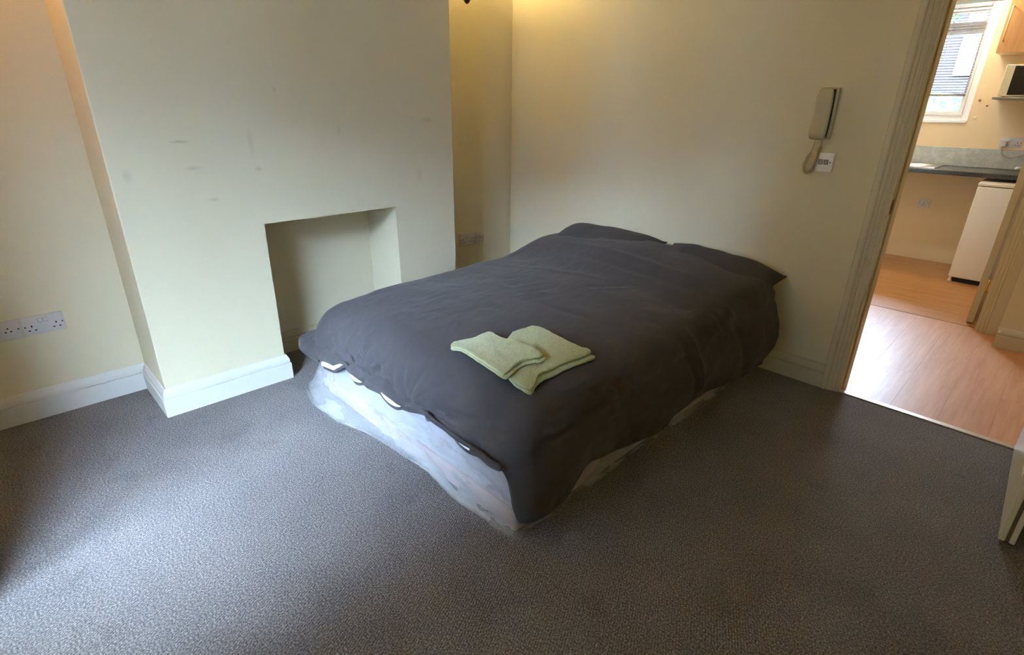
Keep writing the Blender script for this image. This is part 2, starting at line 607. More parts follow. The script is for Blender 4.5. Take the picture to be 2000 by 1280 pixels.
bx(bm, (0.0, FY0 - 0.01, 0), (0.06, FY1 + 0.01, FZ + 0.01))
st(obj('wall_chimney', bm, MAT['wall_chim']), 'scuffed cream chimney breast with a plain square fireplace recess', 'chimney breast')

DX0, DX1, DZ = 2.505, 3.262, 2.02      # bedroom door opening
st(boxes('wall_back', [((0, 0, 0), (DX0, 0.12, H)), ((DX1, 0, 0), (3.6, 0.12, H)), ((DX0, 0, DZ), (DX1, 0.12, H))], MAT['wall']),
   'cream back wall behind the head of the bed, holding the doorway', 'wall')
st(box('wall_right', (3.6, FRONT_Y, 0), (3.72, 0.12, H), MAT['wall']), 'cream right wall of the bedroom beside the open door', 'wall')
st(boxes('wall_front', [((-0.12, FRONT_Y - 0.12, 0), (1.22, FRONT_Y, H)), ((BAY_B.x, FRONT_Y - 0.12, 0), (3.72, FRONT_Y, H))], MAT['wall']),  # unseen; left end reaches past the bay to keep daylight off the alcove
   'cream front wall either side of the window bay', 'wall')
st(box('wall_bay_left', (BAY_A.x - 0.12, BAY_A.y - 0.1, 0), (BAY_A.x, FRONT_Y - 0.12, H), MAT['wall']), 'cream side wall of the window bay', 'wall')
wb = st(boxes('wall_bay', [((-0.05, -0.12, 0), (BAY_L + 0.05, 0, WIN_Z0)), ((-0.05, -0.12, WIN_Z1), (BAY_L + 0.05, 0, H)), ((-0.05, -0.12, WIN_Z0), (WIN_X0, 0, WIN_Z1)),
                           ((WIN_X1, -0.12, WIN_Z0), (BAY_L + 0.05, 0, WIN_Z1))], MAT['wall']), 'unseen cream bay wall round the bedroom window, slanted to aim its daylight', 'wall')
wb.location = BAY_A; wb.rotation_euler = (0, 0, BAY_ANG)
st(box('ceiling', (-0.12, -4.70, H), (3.72, 0.12, H + 0.1), MAT['ceiling']), 'off white bedroom ceiling', 'ceiling')


def window_frame(name, x0, x1, z0, z1, y, transom, label, mull=None, inner=1):
    """frame, panes; y is the frame mid plane"""
    bm = bmesh.new()
    f = 0.055; d = 0.03
    bx(bm, (x0, y - d, z0), (x0 + f, y + d, z1), 0.004, 1)
    bx(bm, (x1 - f, y - d, z0), (x1, y + d, z1), 0.004, 1)
    bx(bm, (x0 + f, y - d, z0), (x1 - f, y + d, z0 + f), 0.004, 1)
    bx(bm, (x0 + f, y - d, z1 - f), (x1 - f, y + d, z1), 0.004, 1)
    r = obj(name, bm, MAT['upvc'])
    st(r, label, 'window')
    for tz in transom:
        box('transom', (x0 + f, y - d, tz - 0.025), (x1 - f, y + d, tz + 0.025), MAT['upvc'], r, 0.003, 1)
    zs = [z0 + f] + [v for tz in transom for v in (tz - 0.025, tz + 0.025)] + [z1 - f]
    xs = [x0 + f] + ([mull - 0.025, mull + 0.025] if mull else []) + [x1 - f]
    if mull: box('mullion', (mull - 0.025, y - d, z0 + f), (mull + 0.025, y + d, z1 - f), MAT['upvc'], r, 0.003, 1)
    for za, zb in zip(zs[::2], zs[1::2]):
        for xa, xb in zip(xs[::2], xs[1::2]):
            bm = bmesh.new()
            s = 0.03
            bx(bm, (xa, y - 0.02, za), (xa + s, y + 0.04 * inner, zb)); bx(bm, (xb - s, y - 0.02, za), (xb, y + 0.04 * inner, zb))
            bx(bm, (xa + s, y - 0.02, za), (xb - s, y + 0.04 * inner, za + s)); bx(bm, (xa + s, y - 0.02, zb - s), (xb - s, y + 0.04 * inner, zb))
            sa = obj('sash', bm, MAT['upvc'], r)
            box('pane', (xa + s - 0.005, y - 0.002, za + s - 0.005), (xb - s + 0.005, y + 0.002, zb - s + 0.005), MAT['glass'], sa)
    return r


w2 = window_frame('window_2', WIN_X0, WIN_X1, WIN_Z0, WIN_Z1, -0.07, [], 'white framed bay window behind the viewer', (WIN_X0 + WIN_X1) / 2, 1)
w2.location = BAY_A; w2.rotation_euler = (0, 0, BAY_ANG)

# skirting profiles (out, z)
SK = [(0, 0), (0.021, 0), (0.022, 0.080), (0.020, 0.083), (0.011, 0.0842), (0.011, 0.0868), (0.0165, 0.0882), (0.0170, 0.099), (0.0145, 0.109), (0.010, 0.118), (0.007, 0.125), (0, 0.128)]
SKC = [(o, z * 1.08) for o, z in SK]


def skirting(name, path, prof, mat, label):
    bm = bmesh.new()
    sweep(bm, path, prof)
    return st(obj(name, bm, mat), label, 'skirting board')


skirting('baseboard_left', [(0, FRONT_Y), (0, CY0 - 0.001)], SKC, MAT['gloss'], 'off white skirting board along the left alcove wall')
skirting('baseboard_chimney', [(0.022, CY0), (CH, CY0), (CH, FY0), (CH - 0.03, FY0)], SKC, MAT['gloss'],
         'white skirting board round the left foot of the chimney breast')
skirting('baseboard_chimney_right', [(CH - 0.03, FY1), (CH, FY1), (CH, CY1), (0.022, CY1)], SKC, MAT['gloss'],
         'white skirting board round the right foot of the chimney breast')
skirting('baseboard_fireplace', [(0.06, FY0 + 0.001), (0.06, FY1 - 0.001)], SK, MAT['gloss_old'], 'low skirting board inside the fireplace recess')
skirting('baseboard_alcove', [(0, CY1 + 0.001), (0, 0.0)], SK, MAT['gloss'], 'white skirting board of the right alcove beside the bed head')
skirting('baseboard_back', [(0.022, 0), (2.428, 0)], SK, MAT['gloss_old'], 'off white skirting board under the back wall up to the door frame')


# door casing profile swept up the jambs: points (x outward from opening edge, depth toward room)
def casing(bm, xe, sgn, y, face, z1, w=0.077):
    """xe: opening edge x, sgn: direction away from the opening, face: -1 toward -y"""
    pr = [(0.0, 0.0), (0.0, 0.010), (0.006, 0.013), (0.010, 0.010), (0.014, 0.012), (0.020, 0.016), (0.027, 0.016), (0.030, 0.013),
          (0.034, 0.017), (0.043, 0.021), (0.047, 0.018), (0.049, 0.022), (0.055, 0.025), (w - 0.004, 0.025), (w, 0.021), (w, 0.0)]
    pr = [(a + 0.002 if 0 < a else a, b) for a, b in pr]
    lo = [bm.verts.new((xe + sgn * a, y + face * b, 0.0)) for a, b in pr]
    hi = [bm.verts.new((xe + sgn * a, y + face * b, z1 + a)) for a, b in pr]
    n = len(pr)
    for i in range(n):
        bm.faces.new((lo[i], lo[(i + 1) % n], hi[(i + 1) % n], hi[i]))
    bm.faces.new(lo[::-1]); bm.faces.new(hi)


def casing_head(bm, xa, xb, y, face, z1, w=0.077):
    pr = [(0.0, 0.0), (0.0, 0.010), (0.012, 0.013), (0.030, 0.015), (0.047, 0.018), (0.057, 0.025), (w, 0.022), (w, 0.0)]
    L_ = [bm.verts.new((xa - a, y + face * b, z1 + a)) for a, b in pr]
    R_ = [bm.verts.new((xb + a, y + face * b, z1 + a)) for a, b in pr]
    n = len(pr)
    for i in range(n):
        bm.faces.new((L_[i], L_[(i + 1) % n], R_[(i + 1) % n], R_[i]))
    bm.faces.new(L_[::-1]); bm.faces.new(R_)


bm = bmesh.new()
casing(bm, DX0 - 0.002, -1, 0.0, -1, DZ)
t1 = st(obj('trim_1', bm, MAT['gloss_old']), 'off white moulded door frame at the bedroom doorway', 'door frame')
bm = bmesh.new(); casing(bm, DX1 + 0.002, 1, 0.0, -1, DZ); obj('architrave', bm, MAT['gloss_old'], t1)
bm = bmesh.new(); casing_head(bm, DX0 - 0.002, DX1 + 0.002, 0.0, -1, DZ); obj('architrave', bm, MAT['gloss_old'], t1)
bm = bmesh.new()
bx(bm, (DX0 - 0.004, -0.004, 0.0), (DX0 + 0.006, 0.124, DZ))
bx(bm, (DX1 - 0.006, -0.004, 0.0), (DX1 + 0.004, 0.124, DZ))
bx(bm, (DX0 + 0.006, -0.004, DZ - 0.012), (DX1 - 0.006, 0.124, DZ))
obj('lining', bm, MAT['gloss_old'], t1)
bm = bmesh.new()
bx(bm, (DX0 + 0.006, 0.048, 0.0), (DX0 + 0.014, 0.124, DZ - 0.012), 0.0015, 1)
bx(bm, (DX1 - 0.014, 0.048, 0.0), (DX1 - 0.006, 0.124, DZ - 0.012), 0.0015, 1)
obj('door_stop', bm, MAT['gloss_old'], t1)
sp = box('strike_plate', (DX0 + 0.0055, 0.012, 0.935), (DX0 + 0.008, 0.036, 1.00), MAT['dark_metal'], t1)
box('latch_hole', (DX0 + 0.0075, 0.017, 0.955), (DX0 + 0.0085, 0.030, 0.98), MAT['hole'], sp)

# ------------------------------------------------------------------ bedroom door, opened into the room
DW, DT = 0.752, 0.044
dr = empty('door_1', (3.2605, -0.018, 0.012))
dr.rotation_euler = (0, 0, math.radians(1.6))
st(dr, 'open off white panelled bedroom door seen edge on, dark seal in its edge', 'door')
# local frame: x to -DT (visible left face), y from 0 to -DW (free edge)
bm = bmesh.new()
stile = 0.105
zs = [0.0, 0.20, 0.86, 1.02, 1.86, 1.98]
bx(bm, (-DT, -stile, 0), (0, 0, 1.98), 0.002, 1)
# free stile with a groove down its leading edge
bx(bm, (-DT, -DW + 0.010, 0), (0, -DW + stile, 1.98), 0.0)
bx(bm, (-DT, -DW, 0), (-DT * 0.60, -DW + 0.010, 1.98), 0.002, 1)
bx(bm, (-DT * 0.36, -DW, 0), (0, -DW + 0.010, 1.98), 0.002, 1)
bx(bm, (-DT, -DW + stile, 0), (0, -stile, 0.20)); bx(bm, (-DT, -DW + stile, 0.86), (0, -stile, 1.02)); bx(bm, (-DT, -DW + stile, 1.86), (0, -stile, 1.98))
bx(bm, (-DT, -DW / 2 - 0.05, 0.20), (0, -DW / 2 + 0.05, 0.86)); bx(bm, (-DT, -DW / 2 - 0.05, 1.02), (0, -DW / 2 + 0.05, 1.86))
obj('leaf_frame', bm, MAT['gloss_old'], dr)
for ya, yb in ((-DW + stile, -DW / 2 - 0.05), (-DW / 2 + 0.05, -stile)):
    for za, zb in ((0.20, 0.86), (1.02, 1.86)):
        bm = bmesh.new()
        bx(bm, (-DT + 0.010, ya - 0.002, za - 0.002), (-0.010, yb + 0.002, zb + 0.002))
        bx(bm, (-DT + 0.003, ya + 0.035, za + 0.035), (-0.003, yb - 0.035, zb - 0.035), 0.006, 2)
        obj('panel', bm, MAT['gloss_old'], dr)
box('edge_seal', (-DT * 0.62, -DW + 0.0035, 0.002), (-DT * 0.34, -DW + 0.012, 1.978), plain('brown_seal', srgb(92, 78, 54), 0.7), dr)
bm = bmesh.new()
tube(bm, [(-DT, -DW + 0.055, 1.0), (-DT - 0.05, -DW + 0.055, 1.0), (-DT - 0.055, -DW + 0.07, 1.0), (-DT - 0.055, -DW + 0.16, 1.0)], 0.008, 10)
obj('handle', bm, MAT['steel'], dr, True)
for z in (0.22, 1.0, 1.76):
    box('hinge', (-DT - 0.002, -0.002, z), (-DT + 0.02, 0.012, z + 0.09), MAT['brass'], dr)

# ------------------------------------------------------------------ lobby and kitchen shell
st(box('wall_hall_left', (1.93, 0.12, 0), (2.05, 1.66, 2.45), MAT['wall']), 'cream left wall of the lobby', 'wall')
st(boxes('wall_hall_right', [((3.6, 0.12, 0), (3.72, 1.40, 2.45))], MAT['wall']), 'cream far right wall of the lobby', 'wall')
st(boxes('wall_hall_nib', [((2.992, 1.405, 0), (3.72, 1.66, 2.45))], MAT['wall']), 'cream wall projecting to the right of the kitchen doorway', 'wall')
KX0, KX1, KZ = 2.06, 2.880, 2.02
st(boxes('wall_hall_end', [((1.2, 1.66, 0), (KX0, 1.76, 2.45)), ((KX1, 1.66, 0), (3.72, 1.76, 2.45)), ((KX0, 1.66, KZ), (KX1, 1.76, 2.45))], MAT['wall']),
   'cream wall holding the kitchen doorway', 'wall')
st(box('ceiling_hall', (1.9, 0.12, 2.45), (3.72, 1.76, 2.55), MAT['ceiling']), 'off white lobby ceiling', 'ceiling')
bh = skirting('baseboard_hall', [(2.993, 1.404), (3.6, 1.404)], SK, MAT['gloss_old'], 'chipped off white skirting board right of the kitchen doorway')
box('chip', (2.9955, 1.3795, 0.098), (3.010, 1.3975, 0.112), MAT['upvc'], bh)
bm = bmesh.new()
casing(bm, KX1, 1, 1.66, -1, KZ, 0.108)
t2 = st(obj('trim_2', bm, MAT['gloss_old']), 'cream moulded door frame at the kitchen doorway', 'door frame')
bm = bmesh.new(); casing(bm, KX0, -1, 1.66, -1, KZ); obj('architrave', bm, MAT['gloss_old'], t2)
bm = bmesh.new(); casing_head(bm, KX0, KX1, 1.66, -1, KZ); obj('architrave', bm, MAT['gloss_old'], t2)
bm = bmesh.new()
bx(bm, (KX1 - 0.010, 1.656, 0), (KX1 + 0.002, 1.766, KZ)); bx(bm, (KX0 - 0.002, 1.656, 0), (KX0 + 0.010, 1.766, KZ)); bx(bm, (KX0, 1.656, KZ - 0.012), (KX1, 1.766, KZ))
obj('lining', bm, MAT['gloss_old'], t2)
# kitchen door leaf, swung into the kitchen
kd = empty('door_2', (2.846, 1.775, 0.010)); kd.rotation_euler = (0, 0, math.radians(1.0))
st(kd, 'cream kitchen door swung open into the kitchen, edge on beside the fridge', 'door')
box('leaf', (-0.040, 0.0, 0), (0.0, 0.74, 1.98), MAT['gloss_old'], kd, 0.002, 1)
for z in (0.235, 1.0, 1.74):
    hg = box('hinge', (-0.006, -0.006, z), (0.026, -0.001, z + 0.085), MAT['brass'], kd)
    bm = bmesh.new(); tube(bm, [(0.006, -0.008, z), (0.006, -0.008, z + 0.085)], 0.006, 8); obj('hinge_pin', bm, MAT['brass'], hg, True)
bm = bmesh.new(); tube(bm, [(-0.04, 0.68, 1.0), (-0.085, 0.68, 1.0), (-0.09, 0.66, 1.0), (-0.09, 0.57, 1.0)], 0.008, 8); obj('handle', bm, MAT['steel'], kd, True)

KY = 3.64
st(boxes('wall_kitchen', [((1.2, KY, 0), (3.6, KY + 0.15, KW_Z0)), ((1.2, KY, KW_Z1), (3.6, KY + 0.15, 2.5)), ((1.2, KY, KW_Z0), (KW_X0, KY + 0.15, KW_Z1)),
                          ((KW_X1, KY, KW_Z0), (3.6, KY + 0.15, KW_Z1))], MAT['wall_kit']), 'peach kitchen wall round the window', 'wall')
st(box('wall_kitchen_left', (1.08, 1.66, 0), (1.2, KY + 0.15, 2.5), MAT['wall_kit']), 'peach left wall of the kitchen', 'wall')
st(box('wall_kitchen_right', (3.6, 1.76, 0), (3.72, KY + 0.15, 2.5), MAT['wall_kit']), 'peach right wall of the kitchen', 'wall')
st(box('ceiling_kitchen', (1.08, 1.76, 2.5), (3.72, KY + 0.15, 2.6), MAT['ceiling']), 'off white kitchen ceiling', 'ceiling')
wk = bpy.data.objects['wall_kitchen']
for (px, pz, r, mt) in ((2.262, 1.476, 0.010, 'cord'), (2.325, 1.431, 0.008, 'cord'), (2.268, 1.332, 0.012, 'upvc')):
    bm = bmesh.new(); lathe(bm, [(r, 0.0), (r, -0.004), (r * 0.5, -0.006), (0, -0.005)], (px, KY, pz), 'Y', 10)
    obj('wall_plug', bm, plain('brown_plug', srgb(150, 110, 60), 0.6) if mt == 'cord' else MAT['cream_plastic'], wk, True)
w1 = window_frame('window_1', KW_X0, KW_X1, KW_Z0, KW_Z1, KY + 0.05, [2.07], 'white framed kitchen window over the worktop with a fanlight', None, -1)
box('sill', (KW_X0 - 0.0, KY - 0.012, KW_Z0 - 0.012), (KW_X1, KY + 0.06, KW_Z0 + 0.012), MAT['upvc'], w1, 0.003, 1)

# venetian blind
vb = empty('venetian_blind', (1.81, KY + 0.004, 2.235))
tag(vb, 'white venetian blind lowered most of the way down the kitchen window', 'blind')
box('head_rail', (-0.30, -0.014, -0.012), (0.335, 0.016, 0.018), MAT['slat'], vb, 0.002, 1)
sm = None
zz = -0.035
while zz > -0.70:
    if sm is None:
        bm = bmesh.new()
        a = math.radians(24)
        v0 = []
        for i in range(4):
            u = -0.0125 + 0.025 * i / 3
            zc = 0.002 * (1 - (u / 0.0125) ** 2)
            v0.append((u * math.cos(a), u * math.sin(a) + zc))
        A = [bm.verts.new((-0.30, yy, z_)) for yy, z_ in v0]; B = [bm.verts.new((0.335, yy, z_)) for yy, z_ in v0]
        A2 = [bm.verts.new((-0.30, yy, z_ - 0.0009)) for yy, z_ in v0]; B2 = [bm.verts.new((0.335, yy, z_ - 0.0009)) for yy, z_ in v0]
        for i in range(3):
            bm.faces.new((A[i], A[i + 1], B[i + 1], B[i])); bm.faces.new((A2[i], B2[i], B2[i + 1], A2[i + 1]))
        bm.faces.new((A[0], B[0], B2[0], A2[0])); bm.faces.new((A[3], A2[3], B2[3], B[3]))
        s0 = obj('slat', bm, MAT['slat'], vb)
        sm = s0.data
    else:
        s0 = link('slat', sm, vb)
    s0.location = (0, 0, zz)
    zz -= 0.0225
box('bottom_rail', (-0.30, -0.012, -0.725), (0.335, 0.012, -0.707), MAT['grey_metal'], vb, 0.003, 1)
for xx in (-0.18, 0.02, 0.24):
    bm = bmesh.new(); tube(bm, [(xx, -0.016, -0.01), (xx, -0.016, -0.715)], 0.0011, 5); obj('ladder_cord', bm, MAT['slat'], vb)
bm = bmesh.new(); tube(bm, [(0.10, -0.022, -0.01), (0.10, -0.022, -0.45)], 0.003, 6); obj('tilt_wand', bm, MAT['slat'], vb)

# ------------------------------------------------------------------ kitchen things
WT = tag(box('worktop', (1.21, 3.05, 0.872), (3.59, KY - 0.001, 0.910), MAT['worktop'], None, 0.006, 2), 'black speckled granite effect worktop under the kitchen window', 'worktop')
tag(box('upstand', (1.21, KY - 0.020, 0.911), (3.59, KY - 0.001, 1.074), MAT['upstand'], None, 0.002, 1), 'pale grey stone effect upstand strip behind the worktop', 'upstand')
# sink with drainer, inset in the worktop
sk = empty('sink', (1.70, 3.36, 0.911))
tag(sk, 'stainless steel sink drainer set into the black worktop', 'sink')
bm = bmesh.new()
bx(bm, (-0.46, -0.22, 0.0), (0.46, 0.22, 0.006), 0.003, 1)
obj('rim', bm, MAT['steel'], sk)
for i in range(7):
    box('drainer_rib', (0.08, -0.16 + i * 0.045, 0.006), (0.40, -0.145 + i * 0.045, 0.010), MAT['steel'], sk, 0.002, 1)
bm = bmesh.new()
bx(bm, (-0.40, -0.17, 0.006), (0.02, -0.155, 0.012), 0.002, 1); bx(bm, (-0.40, 0.155, 0.006), (0.02, 0.17, 0.012), 0.002, 1)
bx(bm, (-0.40, -0.155, 0.006), (-0.385, 0.155, 0.012)); bx(bm, (0.005, -0.155, 0.006), (0.02, 0.155, 0.012))
obj('bowl_rim', bm, MAT['steel'], sk)
bm = bmesh.new()
tube(bm, [(-0.15, 0.19, 0.006), (-0.15, 0.19, 0.20), (-0.15, 0.15, 0.24), (-0.15, 0.07, 0.24), (-0.15, 0.05, 0.22)], 0.011, 10)
obj('tap', bm, MAT['steel'], sk, True)

# fridge
fg = empty('fridge', (2.79, 3.20, 0.0))
tag(fg, 'white under counter fridge beneath the black worktop', 'fridge')
FX0, FX1 = -0.276, 0.276
box('cabinet', (FX0, -0.21, 0.035), (FX1, 0.33, 0.815), MAT['fridge'], fg, 0.006, 2)
box('door', (FX0, -0.270, 0.040), (FX1, -0.214, 0.812), MAT['fridge'], fg, 0.010, 3)
box('top_panel', (FX0 - 0.002, -0.268, 0.818), (FX1 + 0.002, 0.33, 0.846), MAT['fridge'], fg, 0.009, 3)
box('plinth', (FX0 + 0.012, -0.245, 0.0), (FX1 - 0.012, 0.30, 0.040), MAT['fridge_dark'], fg)
for sx in (-1, 1):
    bm = bmesh.new(); lathe(bm, [(0, 0), (0.017, 0), (0.017, 0.012), (0.010, 0.014), (0.010, 0.042)], (sx * (FX1 - 0.018), -0.252, 0.0), 'Z', 10)
    obj('foot', bm, MAT['cream_plastic'], fg, True)
bm = bmesh.new()
for i in range(3): bx(bm, (0.198 + i * 0.009, -0.2712, 0.768 - i * 0.0005), (0.206 + i * 0.009, -0.2695, 0.775 - 0.0014 * i))
obj('badge', bm, MAT['jack'], fg)

# wall cupboard
wc = empty('wall_cupboard', (2.302, 3.34, 1.835))
tag(wc, 'beech wall cupboard with a slim bar handle right of the window', 'cupboard')
box('body', (0, 0.0, 0.0), (0.60, 0.299, 0.70), MAT['beech_edge'], wc, 0.001, 1)
dd = box('door', (0.003, -0.020, -0.004), (0.298, -0.002, 0.70), MAT['beech'], wc, 0.002, 1)
d2 = box('door', (0.302, -0.020, -0.004), (0.597, -0.002, 0.70), MAT['beech'], wc, 0.002, 1)
bm = bmesh.new(); tube(bm, [(0.028, -0.020, 0.085), (0.028, -0.046, 0.085), (0.028, -0.046, 0.33), (0.028, -0.020, 0.33)], 0.0055, 8)
obj('handle', bm, MAT['beech_edge'], dd, True)

# shelf and microwave
sh = empty('wall_shelf', (2.62, 3.44, 1.478))
tag(sh, 'grey wall shelf carrying the microwave', 'shelf')
box('board', (-0.235, -0.20, 0.0), (0.40, 0.198, 0.018), MAT['grey_metal'], sh, 0.003, 1)
for xx in (0.05, 0.36):
    bm = bmesh.new(); bx(bm, (xx, -0.18, -0.014), (xx + 0.02, 0.198, 0.0)); bx(bm, (xx, 0.185, -0.16), (xx + 0.02, 0.198, -0.014))
    obj('bracket', bm, MAT['grey_metal'], sh)
mw = empty('microwave', (2.65, 3.44, 1.4975))
tag(mw, 'cream microwave with a black glass door on the wall shelf', 'microwave')
box('body', (-0.236, -0.178, 0.004), (0.236, 0.17, 0.240), MAT['cream_plastic'], mw, 0.006, 2)
box('front_panel', (-0.236, -0.190, 0.004), (0.236, -0.179, 0.240), MAT['cream_plastic'], mw, 0.003, 1)
box('door_glass', (-0.180, -0.196, 0.014), (0.110, -0.1905, 0.230), MAT['black_glass'], mw, 0.002, 1)
box('control_panel', (0.120, -0.194, 0.014), (0.230, -0.1905, 0.230), MAT['jack'], mw, 0.001, 1)
for sx in (-0.2, 0.2):
    for sy in (-0.14, 0.13):
        bm = bmesh.new(); lathe(bm, [(0, 0), (0.012, 0), (0.012, 0.005), (0, 0.005)], (sx, sy, 0.0), 'Z', 8); obj('foot', bm, MAT['jack'], mw)


# ------------------------------------------------------------------ sockets
def plate_bm(w_, h_, d=0.008):
    bm = bmesh.new()
    bx(bm, (-w_ / 2, -d, -h_ / 2), (w_ / 2, 0, h_ / 2), 0.003, 2)
    return bm


def slot(bm, x_, z_, w_, h_, d=0.008):
    bx(bm, (x_ - w_ / 2, -d - 0.0006, z_ - h_ / 2), (x_ + w_ / 2, -d + 0.0004, z_ + h_ / 2))


def disc(bm, x_, z_, r, d=0.008):
    lathe(bm, [(0, -d - 0.0006), (r, -d - 0.0006), (r, -d + 0.0004)], (x_, 0, z_), 'Y', 10)


def plugholes(root, cx, cz, s=1.0):
    for (ax, az, aw, ah) in ((0, 0.0105, 0.005, 0.009), (-0.011, -0.009, 0.008, 0.005), (0.011, -0.009, 0.008, 0.005)):
        bm = bmesh.new(); slot(bm, cx + ax * s, cz + az * s, aw * s, ah * s); obj('pin_hole', bm, MAT['hole'], root)


def double_socket(loc, rz, label):
    r = empty('double_socket', loc, rz)
    tag(r, label, 'socket')
    obj('face_plate', plate_bm(0.147, 0.087), MAT['plate'], r, True, 0.7)
    plugholes(r, -0.043, -0.012); plugholes(r, 0.043, -0.012)
    for sx in (-0.010, 0.010):
        sw = box('switch', (sx - 0.0075, -0.0115, 0.012), (sx + 0.0075, -0.008, 0.030), MAT['plate'], r, 0.001, 1)
        bm = bmesh.new(); slot(bm, sx - 0.0088, 0.021, 0.0014, 0.02); slot(bm, sx, 0.0105, 0.016, 0.0016); obj('switch_gap', bm, MAT['plate_seam'], r)
    for sx in (-0.0655, 0.0655):
        bm = bmesh.new(); disc(bm, sx, -0.002, 0.0032); obj('screw', bm, MAT['hole'], r)
    return r


def round_pin(loc, rz, label):
    r = empty('round_pin_outlet', loc, rz)
    tag(r, label, 'socket')
    obj('face_plate', plate_bm(0.087, 0.087), MAT['plate'], r, True, 0.7)
    for ax, az in ((0, 0.009), (-0.009, -0.006), (0.009, -0.006)):
        bm = bmesh.new(); disc(bm, ax, az, 0.0034); obj('pin_hole', bm, MAT['hole'], r)
    for sx in (-0.034, 0.034):
        bm = bmesh.new(); disc(bm, sx, 0.0, 0.0032); obj('screw', bm, MAT['hole'], r)
    return r


def single_socket(loc, rz, label):
    r = empty('single_socket', loc, rz)
    tag(r, label, 'socket')
    obj('face_plate', plate_bm(0.092, 0.092), MAT['plate'], r, True, 0.7)
    plugholes(r, 0, -0.008)
    box('switch', (-0.007, -0.011, 0.016), (0.007, -0.008, 0.032), MAT['plate'], r, 0.001, 1)
    for sx in (-0.036, 0.036):
        bm = bmesh.new(); disc(bm, sx, 0.0, 0.0032); obj('screw', bm, MAT['hole'], r)
    return r


# local front is -y; on the left wall turn it to face +x
double_socket((0.0, -2.934, 0.4415), PI / 2, 'white double socket on the left wall beside the chimney breast')
round_pin((0.0, -3.056, 0.4415), PI / 2, 'white round pin outlet left of the double socket on the left wall')
double_socket((0.0, -0.451, 0.449), PI / 2, 'white double socket in the right alcove near the bed head')
round_pin((0.0, -0.329, 0.449), PI / 2, 'white round pin outlet in the right alcove next to the corner')
ks = double_socket((2.572, KY, 1.135), 0.0, 'white double socket above the kitchen upstand with a grey plug in it')
single_socket((2.085, KY, 0.547), 0.0, 'white single socket low on the kitchen wall under the worktop')
pl = empty('plug', (2.524, KY - 0.009, 1.122))
tag(pl, 'white plug with a looping grey cable in the kitchen double socket', 'plug')
bm = bmesh.new(); bx(bm, (-0.024, -0.030, -0.022), (0.024, 0.0, 0.024), 0.006, 2); obj('body', bm, MAT['plate'], pl, True, 0.7)
bm = bmesh.new()
pts = []
ctrl = [(0, -0.020, -0.020), (0.002, -0.026, -0.05), (0.02, -0.026, -0.09), (0.07, -0.024, -0.112), (0.12, -0.022, -0.10), (0.17, -0.022, -0.075), (0.24, -0.020, -0.03), (0.34, -0.018, 0.0)]
CT = [Vector(c) for c in ctrl]
for i in range(len(CT) - 1):
    p0, p1, p2, p3 = CT[max(i - 1, 0)], CT[i], CT[i + 1], CT[min(i + 2, len(CT) - 1)]
    for j in range(6):
        t = j / 6
        pts.append(0.5 * ((2 * p1) + (p2 - p0) * t + (2 * p0 - 5 * p1 + 4 * p2 - p3) * t * t + (3 * p1 - p0 - 3 * p2 + p3) * t ** 3))
pts.append(CT[-1])
tube(bm, pts, 0.0035, 8); obj('cable', bm, MAT['cable'], pl, True)

# ------------------------------------------------------------------ intercom phone and data outlet on the back wall
ph = empty('intercom_phone', (2.146, 0.0, 1.25))
tag(ph, 'beige door entry intercom handset hung on the back wall with a coiled cord', 'intercom')
# cradle: a flat tapered box on the wall
def slab(prof, x0, x1, bev, mat, name, parent):
    """prof: (y, z) side outline, extruded over x."""
    bm = bmesh.new()
    a = [bm.verts.new((x0, y_, z_)) for y_, z_ in prof]; b = [bm.verts.new((x1, y_, z_)) for y_, z_ in prof]
    n_ = len(prof)
    for i in range(n_): bm.faces.new((a[i], a[(i + 1) % n_], b[(i + 1) % n_], b[i]))
    f1 = bm.faces.new(a[::-1]); f2 = bm.faces.new(b)
    es_ = list(f1.edges) + list(f2.edges)
    bmesh.ops.bevel(bm, geom=es_, offset=bev, segments=3, affect='EDGES', profile=0.6)
    return obj(name, bm, mat, parent, True, 0.6)


slab([(0, 0.0), (-0.016, 0.0), (-0.024, 0.012), (-0.020, 0.06), (-0.014, 0.11), (-0.020, 0.17), (-0.026, 0.215), (-0.020, 0.226), (0, 0.226)], -0.028, 0.050, 0.004, MAT['phone'], 'cradle', ph)
slab([(-0.017, 0.008), (-0.030, 0.010), (-0.026, 0.06), (-0.022, 0.11), (-0.026, 0.17), (-0.031, 0.218), (-0.018, 0.220)], -0.024, 0.038, 0.002, MAT['phone_gap_shade'], 'cradle_gap_shade', ph)  # dark slab paints the shade in the gap between handset and cradle
bm = bmesh.new()
